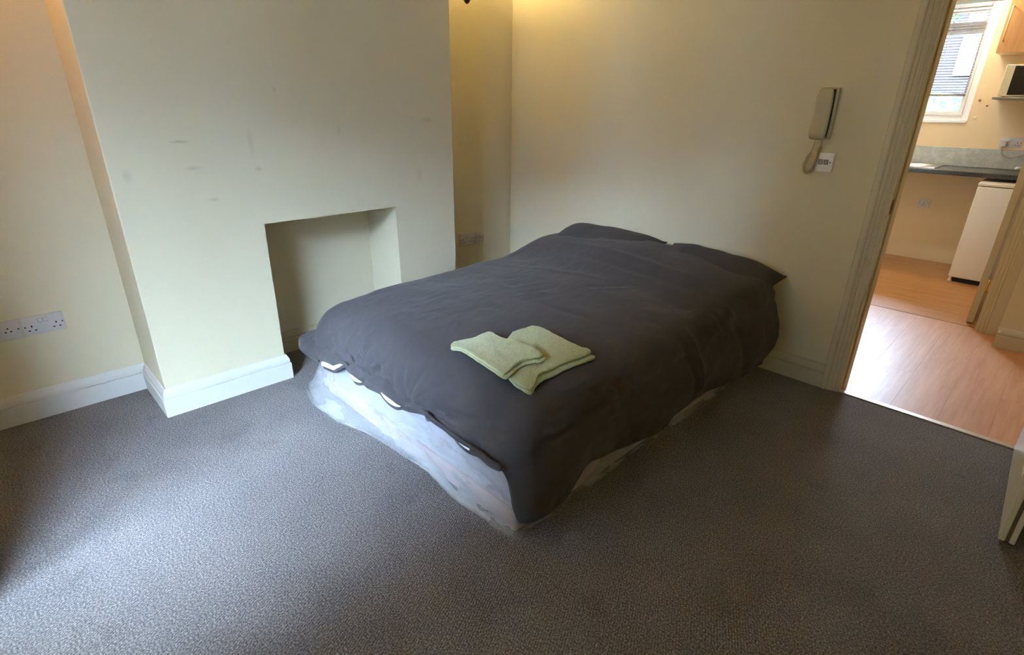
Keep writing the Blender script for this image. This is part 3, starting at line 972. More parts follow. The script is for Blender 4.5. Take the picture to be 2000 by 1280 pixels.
# loft: (z, back y, front y, half width, centre x)
ST = [(-0.004, -0.030, -0.040, 0.026, 0.000), (0.000, -0.027, -0.050, 0.033, 0.000), (0.012, -0.027, -0.060, 0.0365, 0.000), (0.035, -0.029, -0.064, 0.0375, 0.001), (0.055, -0.029, -0.061, 0.037, 0.001),
      (0.072, -0.027, -0.054, 0.036, 0.001), (0.095, -0.026, -0.051, 0.0345, 0.002), (0.125, -0.026, -0.051, 0.034, 0.002), (0.148, -0.026, -0.054, 0.0345, 0.002), (0.165, -0.028, -0.061, 0.035, 0.002),
      (0.190, -0.030, -0.063, 0.034, 0.002), (0.210, -0.031, -0.059, 0.031, 0.002), (0.222, -0.031, -0.050, 0.027, 0.002), (0.226, -0.032, -0.042, 0.021, 0.002)]
rings = []
NS = 28
for z_, yb, yf, hw, cx_ in ST:
    yc = (yb + yf) / 2; hd = abs(yf - yb) / 2
    row = []
    for k_ in range(NS):
        an = 2 * PI * k_ / NS
        c_, s_ = math.cos(an), math.sin(an)
        row.append(bm.verts.new((cx_ + hw * math.copysign(abs(c_) ** 0.45, c_), yc + hd * math.copysign(abs(s_) ** 0.6, s_), z_)))
    rings.append(row)
for a_, b_ in zip(rings, rings[1:]):
    for k_ in range(NS): bm.faces.new((a_[k_], a_[(k_ + 1) % NS], b_[(k_ + 1) % NS], b_[k_]))
bm.faces.new(rings[0]); bm.faces.new(rings[-1])
hs = obj('handset', bm, MAT['phone'], ph, True)
sb = hs.modifiers.new('smooth', 'SUBSURF'); sb.levels = 2; sb.render_levels = 2
# coiled cord: a helix along a hanging loop
path = []
loop = [(-0.004, -0.036, -0.004), (-0.010, -0.034, -0.05), (-0.024, -0.030, -0.09), (-0.034, -0.026, -0.125), (-0.030, -0.022, -0.150), (-0.014, -0.020, -0.158), (0.002, -0.018, -0.146), (0.010, -0.016, -0.115), (0.014, -0.014, -0.07), (0.018, -0.012, -0.03), (0.016, -0.010, 0.004)]
CT = [Vector(c) for c in loop]
dense = []
for i in range(len(CT) - 1):
    p0, p1, p2, p3 = CT[max(i - 1, 0)], CT[i], CT[i + 1], CT[min(i + 2, len(CT) - 1)]
    for j in range(40):
        t = j / 40
        dense.append(0.5 * ((2 * p1) + (p2 - p0) * t + (2 * p0 - 5 * p1 + 4 * p2 - p3) * t * t + (3 * p1 - p0 - 3 * p2 + p3) * t ** 3))
L = 0.0
hel = []
for i in range(len(dense) - 1):
    d = dense[i + 1] - dense[i]
    L += d.length
    t = d.normalized()
    n1 = t.cross(Vector((0, 1, 0))).normalized(); n2 = t.cross(n1)
    fr = i / len(dense)
    rr = 0.0072 * smooth01(0.10, 0.18, fr) * (1 - smooth01(0.86, 0.93, fr))
    a = L / 0.0056 * 2 * PI
    hel.append(dense[i] + (n1 * math.cos(a) + n2 * math.sin(a)) * rr)
bm = bmesh.new(); tube(bm, hel, 0.0019, 6); obj('coiled_cord', bm, MAT['cord'], ph, True)

dp = empty('data_outlet', (2.190, 0.0, 1.144))
tag(dp, 'white square wall outlet with two grey jacks under the intercom', 'outlet')
obj('face_plate', plate_bm(0.087, 0.087), MAT['upvc'], dp, True, 0.7)
for sx in (-0.012, 0.012):
    jk = box('jack', (sx - 0.0105, -0.0095, -0.011), (sx + 0.0105, -0.007, 0.013), MAT['jack'], dp, 0.001, 1)
    bm = bmesh.new()
    for zz_ in (-0.006, 0.0, 0.006): bx(bm, (sx - 0.007, -0.0100, zz_ - 0.0012), (sx + 0.007, -0.0094, zz_ + 0.0012))
    obj('jack_slot', bm, MAT['plate'], jk)
for sx in (-0.030, 0.030):
    bm = bmesh.new(); disc(bm, sx, 0.0, 0.0032); obj('screw', bm, MAT['hole'], dp)


# ------------------------------------------------------------------ wall lamps in the alcoves (lit)
def wall_lamp(y_, label, energy, col):
    r = empty('wall_lamp', (0.0, y_, 2.08))
    tag(r, label, 'lamp', 'wall lamps either side of the chimney breast')
    bm = bmesh.new(); lathe(bm, [(0, 0.0), (0.045, 0.0), (0.045, 0.006), (0.034, 0.014), (0.014, 0.018), (0, 0.018)], (0, 0, 0), 'X', 24)
    obj('back_plate', bm, MAT['dark_metal'], r, True)
    bm = bmesh.new(); tube(bm, [(0.014, 0, 0), (0.04, 0, -0.03), (0.07, 0, -0.045), (0.10, 0, -0.045)], 0.006, 10)
    obj('arm', bm, MAT['dark_metal'], r, True)
    bm = bmesh.new(); lathe(bm, [(0, -0.118), (0.009, -0.114), (0.017, -0.105), (0.022, -0.094), (0.021, -0.084), (0.014, -0.074), (0.011, -0.066), (0.012, -0.05), (0.02, -0.036), (0.022, -0.02), (0, -0.02)], (0.10, 0, 0), 'Z', 20)
    obj('finial', bm, MAT['dark_metal'], r, True)
    bm = bmesh.new(); lathe(bm, [(0.020, -0.018), (0.034, 0.0), (0.052, 0.05), (0.066, 0.10), (0.064, 0.10), (0.050, 0.05), (0.032, 0.002), (0.018, -0.014)], (0.10, 0, 0), 'Z', 24)
    obj('shade', bm, MAT['lampglass'], r, True)
    bm = bmesh.new(); lathe(bm, [(0, 0.0), (0.012, 0.002), (0.018, 0.03), (0.024, 0.05), (0.018, 0.07), (0, 0.078)], (0.10, 0, 0), 'Z', 16)
    obj('bulb', bm, MAT['lampglass'], r, True)
    point('lamp_light', (0.10, y_, 2.08 + 0.115), energy, col, 0.03)
    return r


wall_lamp(-0.496, 'small dark metal wall lamp in the right alcove, finial just in view', 4.2, (1.0, 0.76, 0.34))
wall_lamp(-3.00, 'small dark metal wall lamp lighting the left alcove from above', 4.5, (1.0, 0.50, 0.14))

# ------------------------------------------------------------------ bed
BX0, BX1, BY0, BY1 = 0.70, 2.055, -1.955, -0.035


def bed_z(x_, y_):
    """height of the duvet's top over the mattress and pillows"""
    u = (x_ - BX0) / (BX1 - BX0); v = (y_ - BY0) / (BY1 - BY0)
    z = 0.490 + 0.040 * (1 - (2 * u - 1) ** 2)
    z -= 0.026 * smooth01(0.26, 0.04, v)
    z += 0.012 * smooth01(0.3, 0.6, v)
    hump = smooth01(-0.78, -0.32, y_) * (0.074 + 0.016 * math.sin(PI * max(0, min(1, u))))
    z += hump * smooth01(1.16, 0.96, u)
    z += 0.006 * noise.noise(Vector((x_ * 3.1, y_ * 2.3, 0.3)))
    return z


def divan(y0, y1, foot, label):
    r = empty('divan_base', ((BX0 + BX1) / 2, (y0 + y1) / 2, 0))
    tag(r, label, 'bed base', 'halves of the divan base')
    hx = (BX1 - BX0) / 2; hy = (y1 - y0) / 2
    bm = bmesh.new(); bx(bm, (-hx, -hy, 0.085), (hx, hy, 0.275), 0.018, 3); obj('body', bm, MAT['bed_white'], r, True, 0.7)
    bm = bmesh.new(); bx(bm, (-hx - 0.006, -hy - 0.006, 0.004), (hx + 0.006, hy + 0.006, 0.088), 0.012, 3); obj('border', bm, MAT['bed_pink'], r, True, 0.7)
    if foot:
        bm = bmesh.new(); bx(bm, (-hx - 0.004, -hy - 0.010, 0.03), (-hx + 0.055, -hy + 0.02, 0.26), 0.004, 1); obj('corner_card', bm, MAT['tan'], r)
    # polythene wrap: a wavy sheet hung round the sides, spreading on the carpet
    bm = bmesh.new()
    per = []
    N = 60
    if foot:
        for i in range(N + 1): per.append((-hx, hy - 2 * hy * i / N, -1, 0))
        for i in range(1, N + 1): per.append((-hx + 2 * hx * i / N, -hy, 0, -1))
        for i in range(1, N + 1): per.append((hx, -hy + 2 * hy * i / N, 1, 0))
    else:
        for i in range(N + 1): per.append((hx, -hy + 2 * hy * i / N, 1, 0))
    M = 18
    rows = []
    for k_, (px, py, nx, ny) in enumerate(per):
        if foot:
            cl = math.hypot(px + hx, py + hy)          # distance to the left foot corner
            cr = math.hypot(px - hx, py + hy)
            if cl < 0.12: nx, ny = -(1 - smooth01(0, 0.12, (px + hx))) , -(1 - smooth01(0, 0.12, (py + hy)))
            if cr < 0.05: nx, ny = (1 - smooth01(0, 0.05, hx - px)), -(1 - smooth01(0, 0.05, (py + hy)))
            ln_ = math.hypot(nx, ny) or 1; nx /= ln_; ny /= ln_
            bag = 0.100 * smooth01(0.75, 0.0, cl) * (1 if py < -hy + 0.4 else smooth01(0.9, 0.4, cl)) + 0.018 * (1 if ny < -0.4 else 0.15)
        else:
            bag = 0.006; cl = 1
        row = []
        for j in range(M + 1):
            t = j / M
            z_ = 0.272 * (1 - t) + 0.004
            off = 0.009 + bag * (t ** 1.6) + 0.010 * noise.noise(Vector((px * 5, py * 5, z_ * 9 + 3))) * (0.3 + t)
            off += 0.006 * abs(noise.noise(Vector((px * 14 + z_ * 20, py * 14, z_ * 6))))
            off += 0.007 * math.sin(z_ * 75 + px * 3.0 + 2.0 * noise.noise(Vector((px * 4, py * 4, 5.0)))) * t
            off = max(off, 0.0135)
            if j >= M - 1: z_ = 0.004 + 0.004 * (M - j)
            row.append(bm.verts.new((px + nx * off, py + ny * off, z_)))
        # skirt lying on the carpet
        off2 = off + 0.006 + 0.010 * abs(noise.noise(Vector((px * 6, py * 6, 1.7))))
        row.append(bm.verts.new((px + nx * off2, py + ny * off2, 0.0045)))
        rows.append(row)
    for a, b in zip(rows, rows[1:]):
        for j in range(len(a) - 1):
            bm.faces.new((a[j], a[j + 1], b[j + 1], b[j]))
    obj('plastic_wrap', bm, MAT['film'], r, True)
    return r


divan(-1.955, -0.985, True, 'foot half of the divan base, pale lilac and still wrapped in polythene')
divan(-0.965, -0.035, False, 'head half of the divan base in polythene against the back wall')
mt = empty('mattress', ((BX0 + BX1) / 2, (BY0 + BY1) / 2, 0.277))
tag(mt, 'white mattress lying on the divan under the charcoal duvet', 'mattress')
bm = bmesh.new(); bx(bm, (-0.665, -0.850, 0.0), (0.665, 0.945, 0.150), 0.05, 4); obj('core', bm, MAT['bed_white'], mt, True)
for zz_ in (0.012, 0.128):
    bm = bmesh.new()
    c = [(-0.665, -0.850), (0.665, -0.850), (0.665, 0.945), (-0.665, 0.945)]
    pts = []
    for i in range(4):
        ax, ay = c[i]; sx = 1 if ax > 0 else -1; sy = 1 if ay > 0 else -1
        a0 = math.atan2(sy, sx)
        for q in range(-3, 4):
            an = a0 + q * PI / 12
            pts.append((ax - sx * 0.04 + 0.04 * math.cos(an), ay - sy * 0.04 + 0.04 * math.sin(an), zz_))
    pts.append(pts[0])
    tube(bm, pts, 0.006, 6); obj('piping', bm, MAT['white_fill'], mt, True)


# pillows
def pillow(cx, cy, cz, rot, sx, sy, sz, label, seed, droop=0.0):
    r = empty('pillow', (cx, cy, cz))
    r.rotation_euler = rot
    tag(r, label, 'pillow', 'pillows against the back wall')
    bm = bmesh.new()
    NU, NV = 40, 28
    def P_(u, v, side):
        ex = 1 - abs(u) ** 3.2; ey = 1 - abs(v) ** 3.2
        h = sz * (max(ex, 0) * max(ey, 0)) ** 0.55
        # concave sides, pulled-out corners
        k_ = 1 - 0.05 * (1 - v * v) * abs(u) ** 2
        k2 = 1 - 0.06 * (1 - u * u) * abs(v) ** 2
        x_ = u * sx * k_; y_ = v * sy * k2
        w_ = 0.010 * noise.noise(Vector((x_ * 9 + seed, y_ * 9, side))) * (1 - 0.5 * abs(u))
        zz = side * (h + w_ * (1 if h > 0.01 else 0)) - droop * smooth01(0.3, 1.0, u) * u
        return (x_, y_, zz)
    grid = {}
    for side in (1, -1):
        for i in range(NU + 1):
            for j in range(NV + 1):
                u = -1 + 2 * i / NU; v = -1 + 2 * j / NV
                edge = i in (0, NU) or j in (0, NV)
                key = (i, j, 0 if edge else side)
                if key not in grid: grid[key] = bm.verts.new(P_(u, v, side))
        for i in range(NU):
            for j in range(NV):
                q = []
                for (a, b) in ((i, j), (i + 1, j), (i + 1, j + 1), (i, j + 1)):
                    e = a in (0, NU) or b in (0, NV)
                    q.append(grid[(a, b, 0 if e else side)])
                try: bm.faces.new(q if side > 0 else q[::-1])
                except ValueError: pass
    obj('case', bm, MAT['pillow'], r, True)
    # seam flange round the edge
    bm = bmesh.new()
    ring = []
    for i in range(NU): ring.append((-1 + 2 * i / NU, -1))
    for j in range(NV): ring.append((1, -1 + 2 * j / NV))
    for i in range(NU): ring.append((1 - 2 * i / NU, 1))
    for j in range(NV + 1): ring.append((-1, 1 - 2 * j / NV))
    tube(bm, [P_(u, v, 1) for u, v in ring], 0.0035, 6)
    obj('seam', bm, MAT['pillow'], r, True)
    return r


pillow(1.055, -0.225, 0.555, (math.radians(16), 0, math.radians(1.5)), 0.365, 0.20, 0.085, 'charcoal pillow nearer the chimney breast, half under the duvet', 1.0)
pillow(1.800, -0.185, 0.552, (math.radians(15), math.radians(3), math.radians(-1)), 0.338, 0.165, 0.076, 'charcoal pillow nearer the door, its corner poking past the duvet', 5.0, 0.022)

# ------------------------------------------------------------------ duvet
R_FOOT, R_SIDE, R_LEFT = 0.19, 0.12, 0.15       # shoulder radii
IX0, IX1, IY0, IY1 = BX0 + 0.045, BX1 - 0.065, BY0 + 0.145, -0.140
FOOT = [(0.58, 0.205), (0.64, 0.205), (0.76, 0.222), (0.88, 0.238), (0.98, 0.288), (1.03, 0.300), (1.06, 0.268), (1.09, 0.262), (1.185, 0.262), (1.32, 0.276), (1.42, 0.268), (1.47, 0.270), (1.56, 0.296), (1.645, 0.312), (1.75, 0.290), (1.85, 0.296), (1.95, 0.295), (2.035, 0.298), (2.07, 0.29)]
RIGHT = [(-2.0, 0.09), (-1.92, 0.08), (-1.86, 0.072), (-1.77, 0.082), (-1.72, 0.13), (-1.66, 0.158), (-1.62, 0.166), (-1.56, 0.150), (-1.48, 0.136), (-1.34, 0.127), (-1.22, 0.108), (-1.16, 0.100), (-1.06, 0.116), (-0.92, 0.114), (-0.73, 0.120), (-0.55, 0.105), (-0.38, 0.085), (-0.18, 0.08), (0.0, 0.09)]


def drape(d, z_end, ztop, flare, bulge, DR):
    """distance along overhang d in [0,1] -> (out, z)"""
    H_ = ztop - z_end
    arc = DR * PI / 2
    total = arc + max(H_ - DR, 0.02)
    s = d * total
    if s < arc:
        a = s / DR
        o, dz = DR * math.sin(a), DR * (1 - math.cos(a))
    else:
        t = (s - arc) / (total - arc)
        o = DR + flare * t + bulge * math.sin(PI * min(1, t * 1.05))
        dz = DR + (H_ - DR) * t
    return o, ztop - dz


def duvet_point(s, t):
    """s: <0 left overhang, 0..1 over the bed, >1 right overhang (1 unit = full overhang); t: <0 foot overhang, 0..1 along the bed"""
    sx = max(0.0, min(1.0, s)); ty = max(0.0, min(1.0, t))
    y_ = IY0 + (IY1 - IY0) * ty
    x_ = IX0 + (IX1 + 0.030 * smooth01(-0.65, -0.22, y_) - IX0) * sx
    z_ = bed_z(x_, y_)
    ds = s - 1 if s > 1 else (-s if s < 0 else 0.0)
    dt = -t if t < 0 else 0.0
    if ds == 0 and dt == 0:
        return Vector((x_, y_, z_)), Vector((0, 0, 1))
    side = 1 if s > 1 else -1
    d = max(ds, dt)
    th = math.atan2(dt, ds) if ds > 0 else PI / 2          # 0: side, pi/2: foot
    if ds > 0 and dt > 0:
        th = th + 0.0
    nx, ny = (side * math.cos(th), -math.sin(th))
    corner = (math.sin(2 * th) ** 2) if (ds > 0 and dt > 0) else 0.0
    wS = math.cos(th) ** 2
    zf = interp(FOOT, x_ + nx * 0.03)
    if side > 0: zs_ = interp(RIGHT, y_ + 0.0)
    else: zs_ = 0.20 + 0.02 * math.sin(y_ * 7) + 0.03 * smooth01(-1.3, -1.8, y_)
    if ds > 0 and dt > 0:
        ze = zf + (zs_ - zf) * smooth01(0.0, 0.9, wS)
        if side > 0: ze = min(ze, 0.30 - 0.215 * smooth01(0.02, 0.30, wS))
        else: ze = 0.205 + 0.035 * corner
    else:
        ze = zs_ if ds > 0 else zf
    if side > 0 or ds == 0: cflare = 0.020
    else: cflare = 0.060
    flare_f = 0.014; flare_r = 0.018 + 0.010 * math.sin(y_ * 9); flare_l = 0.10 * smooth01(-1.05, -1.80, y_)
    fl = flare_f * (1 - wS) + (flare_r if side > 0 else flare_l) * wS + cflare * corner
    bl_r = 0.020 + 0.030 * smooth01(-0.75, -0.15, y_) + 0.012 * math.sin(y_ * 6 + 1)
    bl_f = 0.016 + 0.008 * math.sin(x_ * 8)
    bl = bl_f * (1 - wS) + (bl_r if side > 0 else 0.02 + 0.045 * smooth01(-1.0, -1.8, y_)) * wS
    o, zz = drape(d, ze, z_, fl, bl, R_FOOT * (1 - wS) + (R_SIDE if side > 0 else R_LEFT) * wS)
    return Vector((x_ + nx * o, y_ + ny * o, zz)), Vector((nx, ny, 0.35)).normalized()


def crease(p, a, b, width, depth):
    """raised or sunk fold along segment a-b"""
    ab = b - a
    t = max(0.0, min(1.0, (p - a).dot(ab) / ab.length_squared))
    d = (p - (a + ab * t)).length
    return depth * math.exp(-(d / width) ** 2) * math.sin(PI * (0.12 + 0.76 * t))


FOLDS = []
rf = random.Random(11)
for cx, cz in ((1.035, 0.30), (1.17, 0.27), (1.46, 0.275), (1.48, 0.28)):          # folds fanning out of the buttoned pinch points
    for q in range(6):
        an = math.radians(20 + q * 26 + rf.uniform(-8, 8))
        ln_ = rf.uniform(0.14, 0.30)
        a = Vector((cx, -2.02, cz)); b = a + Vector((math.cos(an) * ln_, 0.10 + 0.10 * math.sin(an), math.sin(an) * ln_ * 0.8))
        FOLDS.append((a, b, 0.013, rf.choice((-0.011, 0.010, -0.009)), 'F'))
# folds running along the foot towards the near corner
for a, b, w_, d in (((1.47, -2.02, 0.29), (1.98, -2.00, 0.40), 0.018, -0.012), ((1.50, -2.05, 0.26), (2.0, -2.02, 0.33), 0.016, -0.010), ((1.45, -2.03, 0.31), (1.95, -1.98, 0.46), 0.025, 0.010),
                    ((1.75, -2.04, 0.27), (2.02, -2.03, 0.30), 0.014, -0.010), ((2.10, -2.02, 0.46), (2.06, -2.05, 0.12), 0.014, -0.012), ((2.13, -1.95, 0.44), (2.12, -1.99, 0.08), 0.02, 0.012),
                    ((0.75, -2.03, 0.25), (0.95, -1.85, 0.48), 0.02, -0.008), ((0.85, -2.03, 0.27), (1.1, -1.88, 0.47), 0.02, 0.008),
                    ((2.14, -1.0, 0.46), (2.16, -0.86, 0.10), 0.025, -0.012), ((2.14, -0.93, 0.47), (2.16, -0.80, 0.12), 0.022, 0.010), ((2.13, -1.45, 0.42), (2.15, -1.36, 0.12), 0.03, -0.010),
                    ((2.15, -0.55, 0.47), (2.2, -0.42, 0.15), 0.03, -0.010), ((2.0, -0.55, 0.55), (2.15, -0.30, 0.45), 0.03, -0.008), ((1.95, -1.25, 0.51), (2.12, -1.05, 0.46), 0.03, 0.008),
                    ((2.02, -0.70, 0.52), (2.16, -0.62, 0.40), 0.02, -0.008), ((2.02, -0.62, 0.53), (2.17, -0.50, 0.40), 0.02, 0.008),
                    ((1.32, -1.22, 0.54), (1.40, -1.05, 0.54), 0.02, -0.010), ((1.36, -1.25, 0.54), (1.46, -1.10, 0.54), 0.016, 0.009), ((1.42, -1.28, 0.54), (1.46, -1.16, 0.54), 0.015, -0.008),
                    ((1.24, -1.18, 0.54), (1.30, -1.04, 0.54), 0.02, 0.008), ((1.5, -0.9, 0.55), (1.62, -0.72, 0.55), 0.014, -0.006), ((1.54, -0.92, 0.55), (1.66, -0.74, 0.55), 0.014, 0.006),
                    ((1.5, -1.25, 0.54), (1.9, -1.20, 0.53), 0.02, -0.006), ((0.9, -0.9, 0.53), (1.5, -0.75, 0.56), 0.025, 0.007), ((0.95, -0.45, 0.6), (1.9, -0.50, 0.58), 0.03, 0.012), ((0.95, -0.56, 0.58), (1.9, -0.60, 0.56), 0.025, -0.008)):
    FOLDS.append((Vector(a), Vector(b), w_ * 0.9, d, 'S' if min(a[0], b[0]) > 1.99 and a[1] > -1.9 else 'F' if a[1] < -1.9 else 'T'))


def duvet_final(s, t):
    p, nrm = duvet_point(s, t)
    ov = max(0.0, max(s - 1, -s, -t))
    q = p
    w_ = 0.006 * noise.noise(Vector((q.x * 6, q.y * 6, q.z * 6)))
    w_ += 0.0035 * noise.noise(Vector((q.x * 5 + q.y * 4, q.y * 13 - q.x * 4, q.z * 9 + 7)))
    # small sharp wrinkles, in patches
    patch = smooth01(-0.1, 0.35, noise.noise(Vector((q.x * 2.2 + 4, q.y * 2.2, 1.0))))
    w_ += 0.0060 * patch * (0.35 - abs(noise.noise(Vector((q.x * 15 + q.y * 5, q.y * 8 - q.x * 5, q.z * 15 + 2)))))
    w_ += 0.0030 * (0.35 - abs(noise.noise(Vector((q.x * 26, q.y * 20 + q.x * 9, q.z * 22 + 5)))))
    # vertical gathers in the hanging parts
    if ov > 0:
        along = q.y if (s > 1 or s < 0) and -t < max(s - 1, -s) else q.x
        w_ += 0.009 * smooth01(0.1, 0.8, ov) * noise.noise(Vector((along * 11, 3.3, q.z * 2.0)))
    # folds are laid out on the face they cross: foot (x, z), side (y, z) or top (x, y)
    side_w = smooth01(2.02, 2.09, q.x) if s > 1 else 0.0
    foot_w = smooth01(-1.84, -1.93, q.y) * (1 - side_w)
    top_w = max(0.0, 1 - side_w - foot_w)
    for a, b, wd, dp_, face in FOLDS:
        fw = foot_w if face == 'F' else side_w if face == 'S' else top_w
        if fw < 0.02: continue
        if face == 'F': qq = Vector((q.x, a.y, q.z)); bb = Vector((b.x, a.y, b.z)); aa = a
        elif face == 'S': qq = Vector((a.x, q.y, q.z)); bb = Vector((a.x, b.y, b.z)); aa = a
        else: qq = Vector((q.x, q.y, a.z)); bb = Vector((b.x, b.y, a.z)); aa = a
        mid = (aa + bb) * 0.5
        if (qq - mid).length < (bb - aa).length * 0.5 + 3 * wd:
            w_ += fw * crease(qq, aa, bb, wd, dp_)
    pt = p + nrm * w_
    pt.z = max(pt.z, 0.014)
    return pt


def duvet():
    r = empty('duvet', ((BX0 + BX1) / 2, -1.0, 0.45))
    tag(r, 'charcoal grey duvet spread over the bed with a white lining showing at its foot hem', 'duvet')
    org = r.location.copy()
    SL = [-1 + i / 44 for i in range(44)] + [i / 124 for i in range(124)] + [1 + i / 56 for i in range(57)]
    TL = [-1 + i / 52 for i in range(52)] + [i / 160 for i in range(161)]
    bm = bmesh.new()
    g = [[bm.verts.new(duvet_final(s, t) - org) for t in TL] for s in SL]
    for i in range(len(SL) - 1):
        for j in range(len(TL) - 1):
            bm.faces.new((g[i][j], g[i + 1][j], g[i + 1][j + 1], g[i][j + 1]))
    o = obj('cover', bm, MAT['duvet'], r, True)
    md = o.modifiers.new('thickness', 'SOLIDIFY'); md.thickness = 0.012; md.offset = -1.0; md.use_rim = True
    # foot hem: lower lip and the white filling that shows between the buttoned points
    def hem(s, dz, inset):
        p = duvet_final(s, -1.0)
        return Vector((p.x, p.y + inset, p.z + dz))
    S2 = [0.0 + i / 160 for i in range(161)]
    S2 = S2[4:]
    gap = []
    for s in S2:
        x_ = IX0 + (IX1 - IX0) * max(0, min(1, s))
        g_ = 0.0
        for a, b, h_ in ((0.58, 1.015, 0.024), (1.04, 1.155, 0.018), (1.305, 1.455, 0.019), (1.79, 1.95, 0.017)):
            if a < x_ < b: g_ = h_ * math.sin(PI * (x_ - a) / (b - a)) ** 0.7
        gap.append(g_)
    bm = bmesh.new()
    A = []
    for s, g_ in zip(S2, gap):
        row = [hem(s, 0.05, 0.020) - org, hem(s, -0.2 * g_, 0.014) - org, hem(s, -0.006 - 1.0 * g_, 0.002) - org, hem(s, -0.016 - 1.1 * g_, 0.002) - org, hem(s, -0.018 - 1.1 * g_, 0.012) - org]
        A.append([bm.verts.new(v) for v in row])
    for a, b in zip(A, A[1:]):
        for j in range(4): bm.faces.new((a[j], a[j + 1], b[j + 1], b[j]))
    lip = obj('hem_lip', bm, MAT['duvet'], r, True)
    spans = []
    cur = []
    for s, g_ in zip(S2, gap):
        if g_ > 0.002: cur.append((s, g_))
        elif cur: spans.append(cur); cur = []
    for sp_ in spans:
        bm = bmesh.new()
        pts = [hem(s, -0.45 * g_ - 0.002, 0.004) - org for s, g_ in sp_]
        tube(bm, pts, [max(0.0015, 0.55 * g_) for s, g_ in sp_], 8)
        f_ = obj('lining_strip', bm, MAT['white_fill'], r, True)
        f_['label'] = 'white filling showing in the open hem'
    return r


duvet()


# ------------------------------------------------------------------ towels
def ring_resample(pts, n_):
    P_ = [Vector((a, b)) for a, b in pts]
    # Chaikin once, then resample
    Q = []
    for i in range(len(P_)):
        a, b = P_[i], P_[(i + 1) % len(P_)]
        Q += [a * 0.75 + b * 0.25, a * 0.25 + b * 0.75]
    L_ = [0.0]
    for i in range(len(Q)): L_.append(L_[-1] + (Q[(i + 1) % len(Q)] - Q[i]).length)
    res = []
    for k_ in range(n_):
        d = L_[-1] * k_ / n_
        for i in range(len(Q)):
            if L_[i + 1] >= d:
                t = (d - L_[i]) / max(L_[i + 1] - L_[i], 1e-9)
                res.append(Q[i].lerp(Q[(i + 1) % len(Q)], t)); break
    return res


def towel_layer(name, outline, zbase, th, parent, org, seed):
    n_ = 140
    R_ = ring_resample(outline, n_)
    c = Vector((sum(p.x for p in R_) / n_, sum(p.y for p in R_) / n_))
    bm = bmesh.new()
    prof = [(0.05, 0.0), (0.5, 0.0), (0.90, 0.0), (0.955, 0.06), (0.985, 0.22), (1.0, 0.45), (1.0, 0.60), (0.985, 0.86), (0.955, 0.985), (0.90, 1.0), (0.8, 1.0), (0.65, 1.0), (0.5, 1.0), (0.35, 1.0), (0.2, 1.0), (0.08, 1.0)]
    rings = []
    for s, h in prof:
        row = []
        for p in R_:
            q = c + (p - c) * s
            # keep the rounded lip the same width all round
            if s > 0.85:
                dv = (p - c); q = p - dv.normalized() * (1 - s) * 0.11
            z_ = zbase(q.x, q.y) + h * th
            if h > 0.5: z_ += 0.0035 * noise.noise(Vector((q.x * 22, q.y * 22, seed))) + 0.0015 * noise.noise(Vector((q.x * 70, q.y * 70, seed)))
            row.append(bm.verts.new((q.x - org.x, q.y - org.y, z_ - org.z)))
        rings.append(row)
    for a, b in zip(rings, rings[1:]):
        for k_ in range(n_): bm.faces.new((a[k_], a[(k_ + 1) % n_], b[(k_ + 1) % n_], b[k_]))
    bm.faces.new(rings[0]); bm.faces.new(rings[-1])
    return obj(name, bm, MAT['towel'], parent, True)


def surf(x_, y_):
    # duvet surface under the towels
    s = (x_ - IX0) / (IX1 - IX0); t = (y_ - IY0) / (IY1 - IY0)
    return duvet_final(min(s, 1.0), max(t, 0.0)).z


T1 = [(1.567, -1.836), (1.549, -1.804), (1.585, -1.735), (1.587, -1.696), (1.596, -1.669), (1.622, -1.67), (1.67, -1.692), (1.716, -1.691), (1.739, -1.673), (1.819, -1.671), (1.887, -1.666), (1.911, -1.678), (1.916, -1.705), (1.891, -1.732), (1.878, -1.783), (1.9, -1.837), (1.912, -1.877), (1.901, -1.884), (1.783, -1.868), (1.656, -1.858), (1.587, -1.85)]
T2 = [(1.68, -1.63), (1.681, -1.559), (1.698, -1.5), (1.749, -1.494), (1.851, -1.501), (1.955, -1.503), (1.982, -1.491), (1.998, -1.5), (1.994, -1.553), (1.976, -1.619), (1.967, -1.692), (1.959, -1.75), (1.973, -1.788), (2.003, -1.834), (1.987, -1.843), (1.91, -1.851), (1.84, -1.80), (1.77, -1.74)]
lift = 0.004
o2 = Vector((1.85, -1.66, 0.5))
tw2 = empty('towel', o2)
tag(tw2, 'larger folded sage green towel lying underneath, nearer the bed edge', 'towel', 'folded green towels on the bed')
T2b = [(x_ + (0.013 if x_ > 1.93 and y_ > -1.78 else 0.002) + 0.003 * math.sin(y_ * 70), y_ - 0.001) for x_, y_ in T2]
towel_layer('fold', T2b, lambda a, b: surf(a, b) + lift, 0.012, tw2, o2, 1.0)
T2c = [(x_ + 0.004 * math.sin(y_ * 55) - (0.004 if x_ > 1.93 and y_ > -1.78 else 0), y_) for x_, y_ in T2]
towel_layer('fold', T2c, lambda a, b: surf(a, b) + lift + 0.0125, 0.014, tw2, o2, 2.0)
o1 = Vector((1.72, -1.74, 0.5))
tw1 = empty('towel', o1)
tag(tw1, 'smaller folded sage green towel lapping over the larger towel', 'towel', 'folded green towels on the bed')


def over2(a, b):
    # rises over the larger towel's left edge
    return surf(a, b) + lift + 0.029 * smooth01(1.57, 1.69, a - (b + 1.7) * 0.1) 


T1b = [(x_ + 0.012 * smooth01(1.75, 1.9, x_), y_ - 0.001) for x_, y_ in T1]
towel_layer('fold', T1b, lambda a, b: over2(a, b), 0.009, tw1, o1, 3.0)
towel_layer('fold', T1, lambda a, b: over2(a, b) + 0.0095, 0.010, tw1, o1, 4.0)

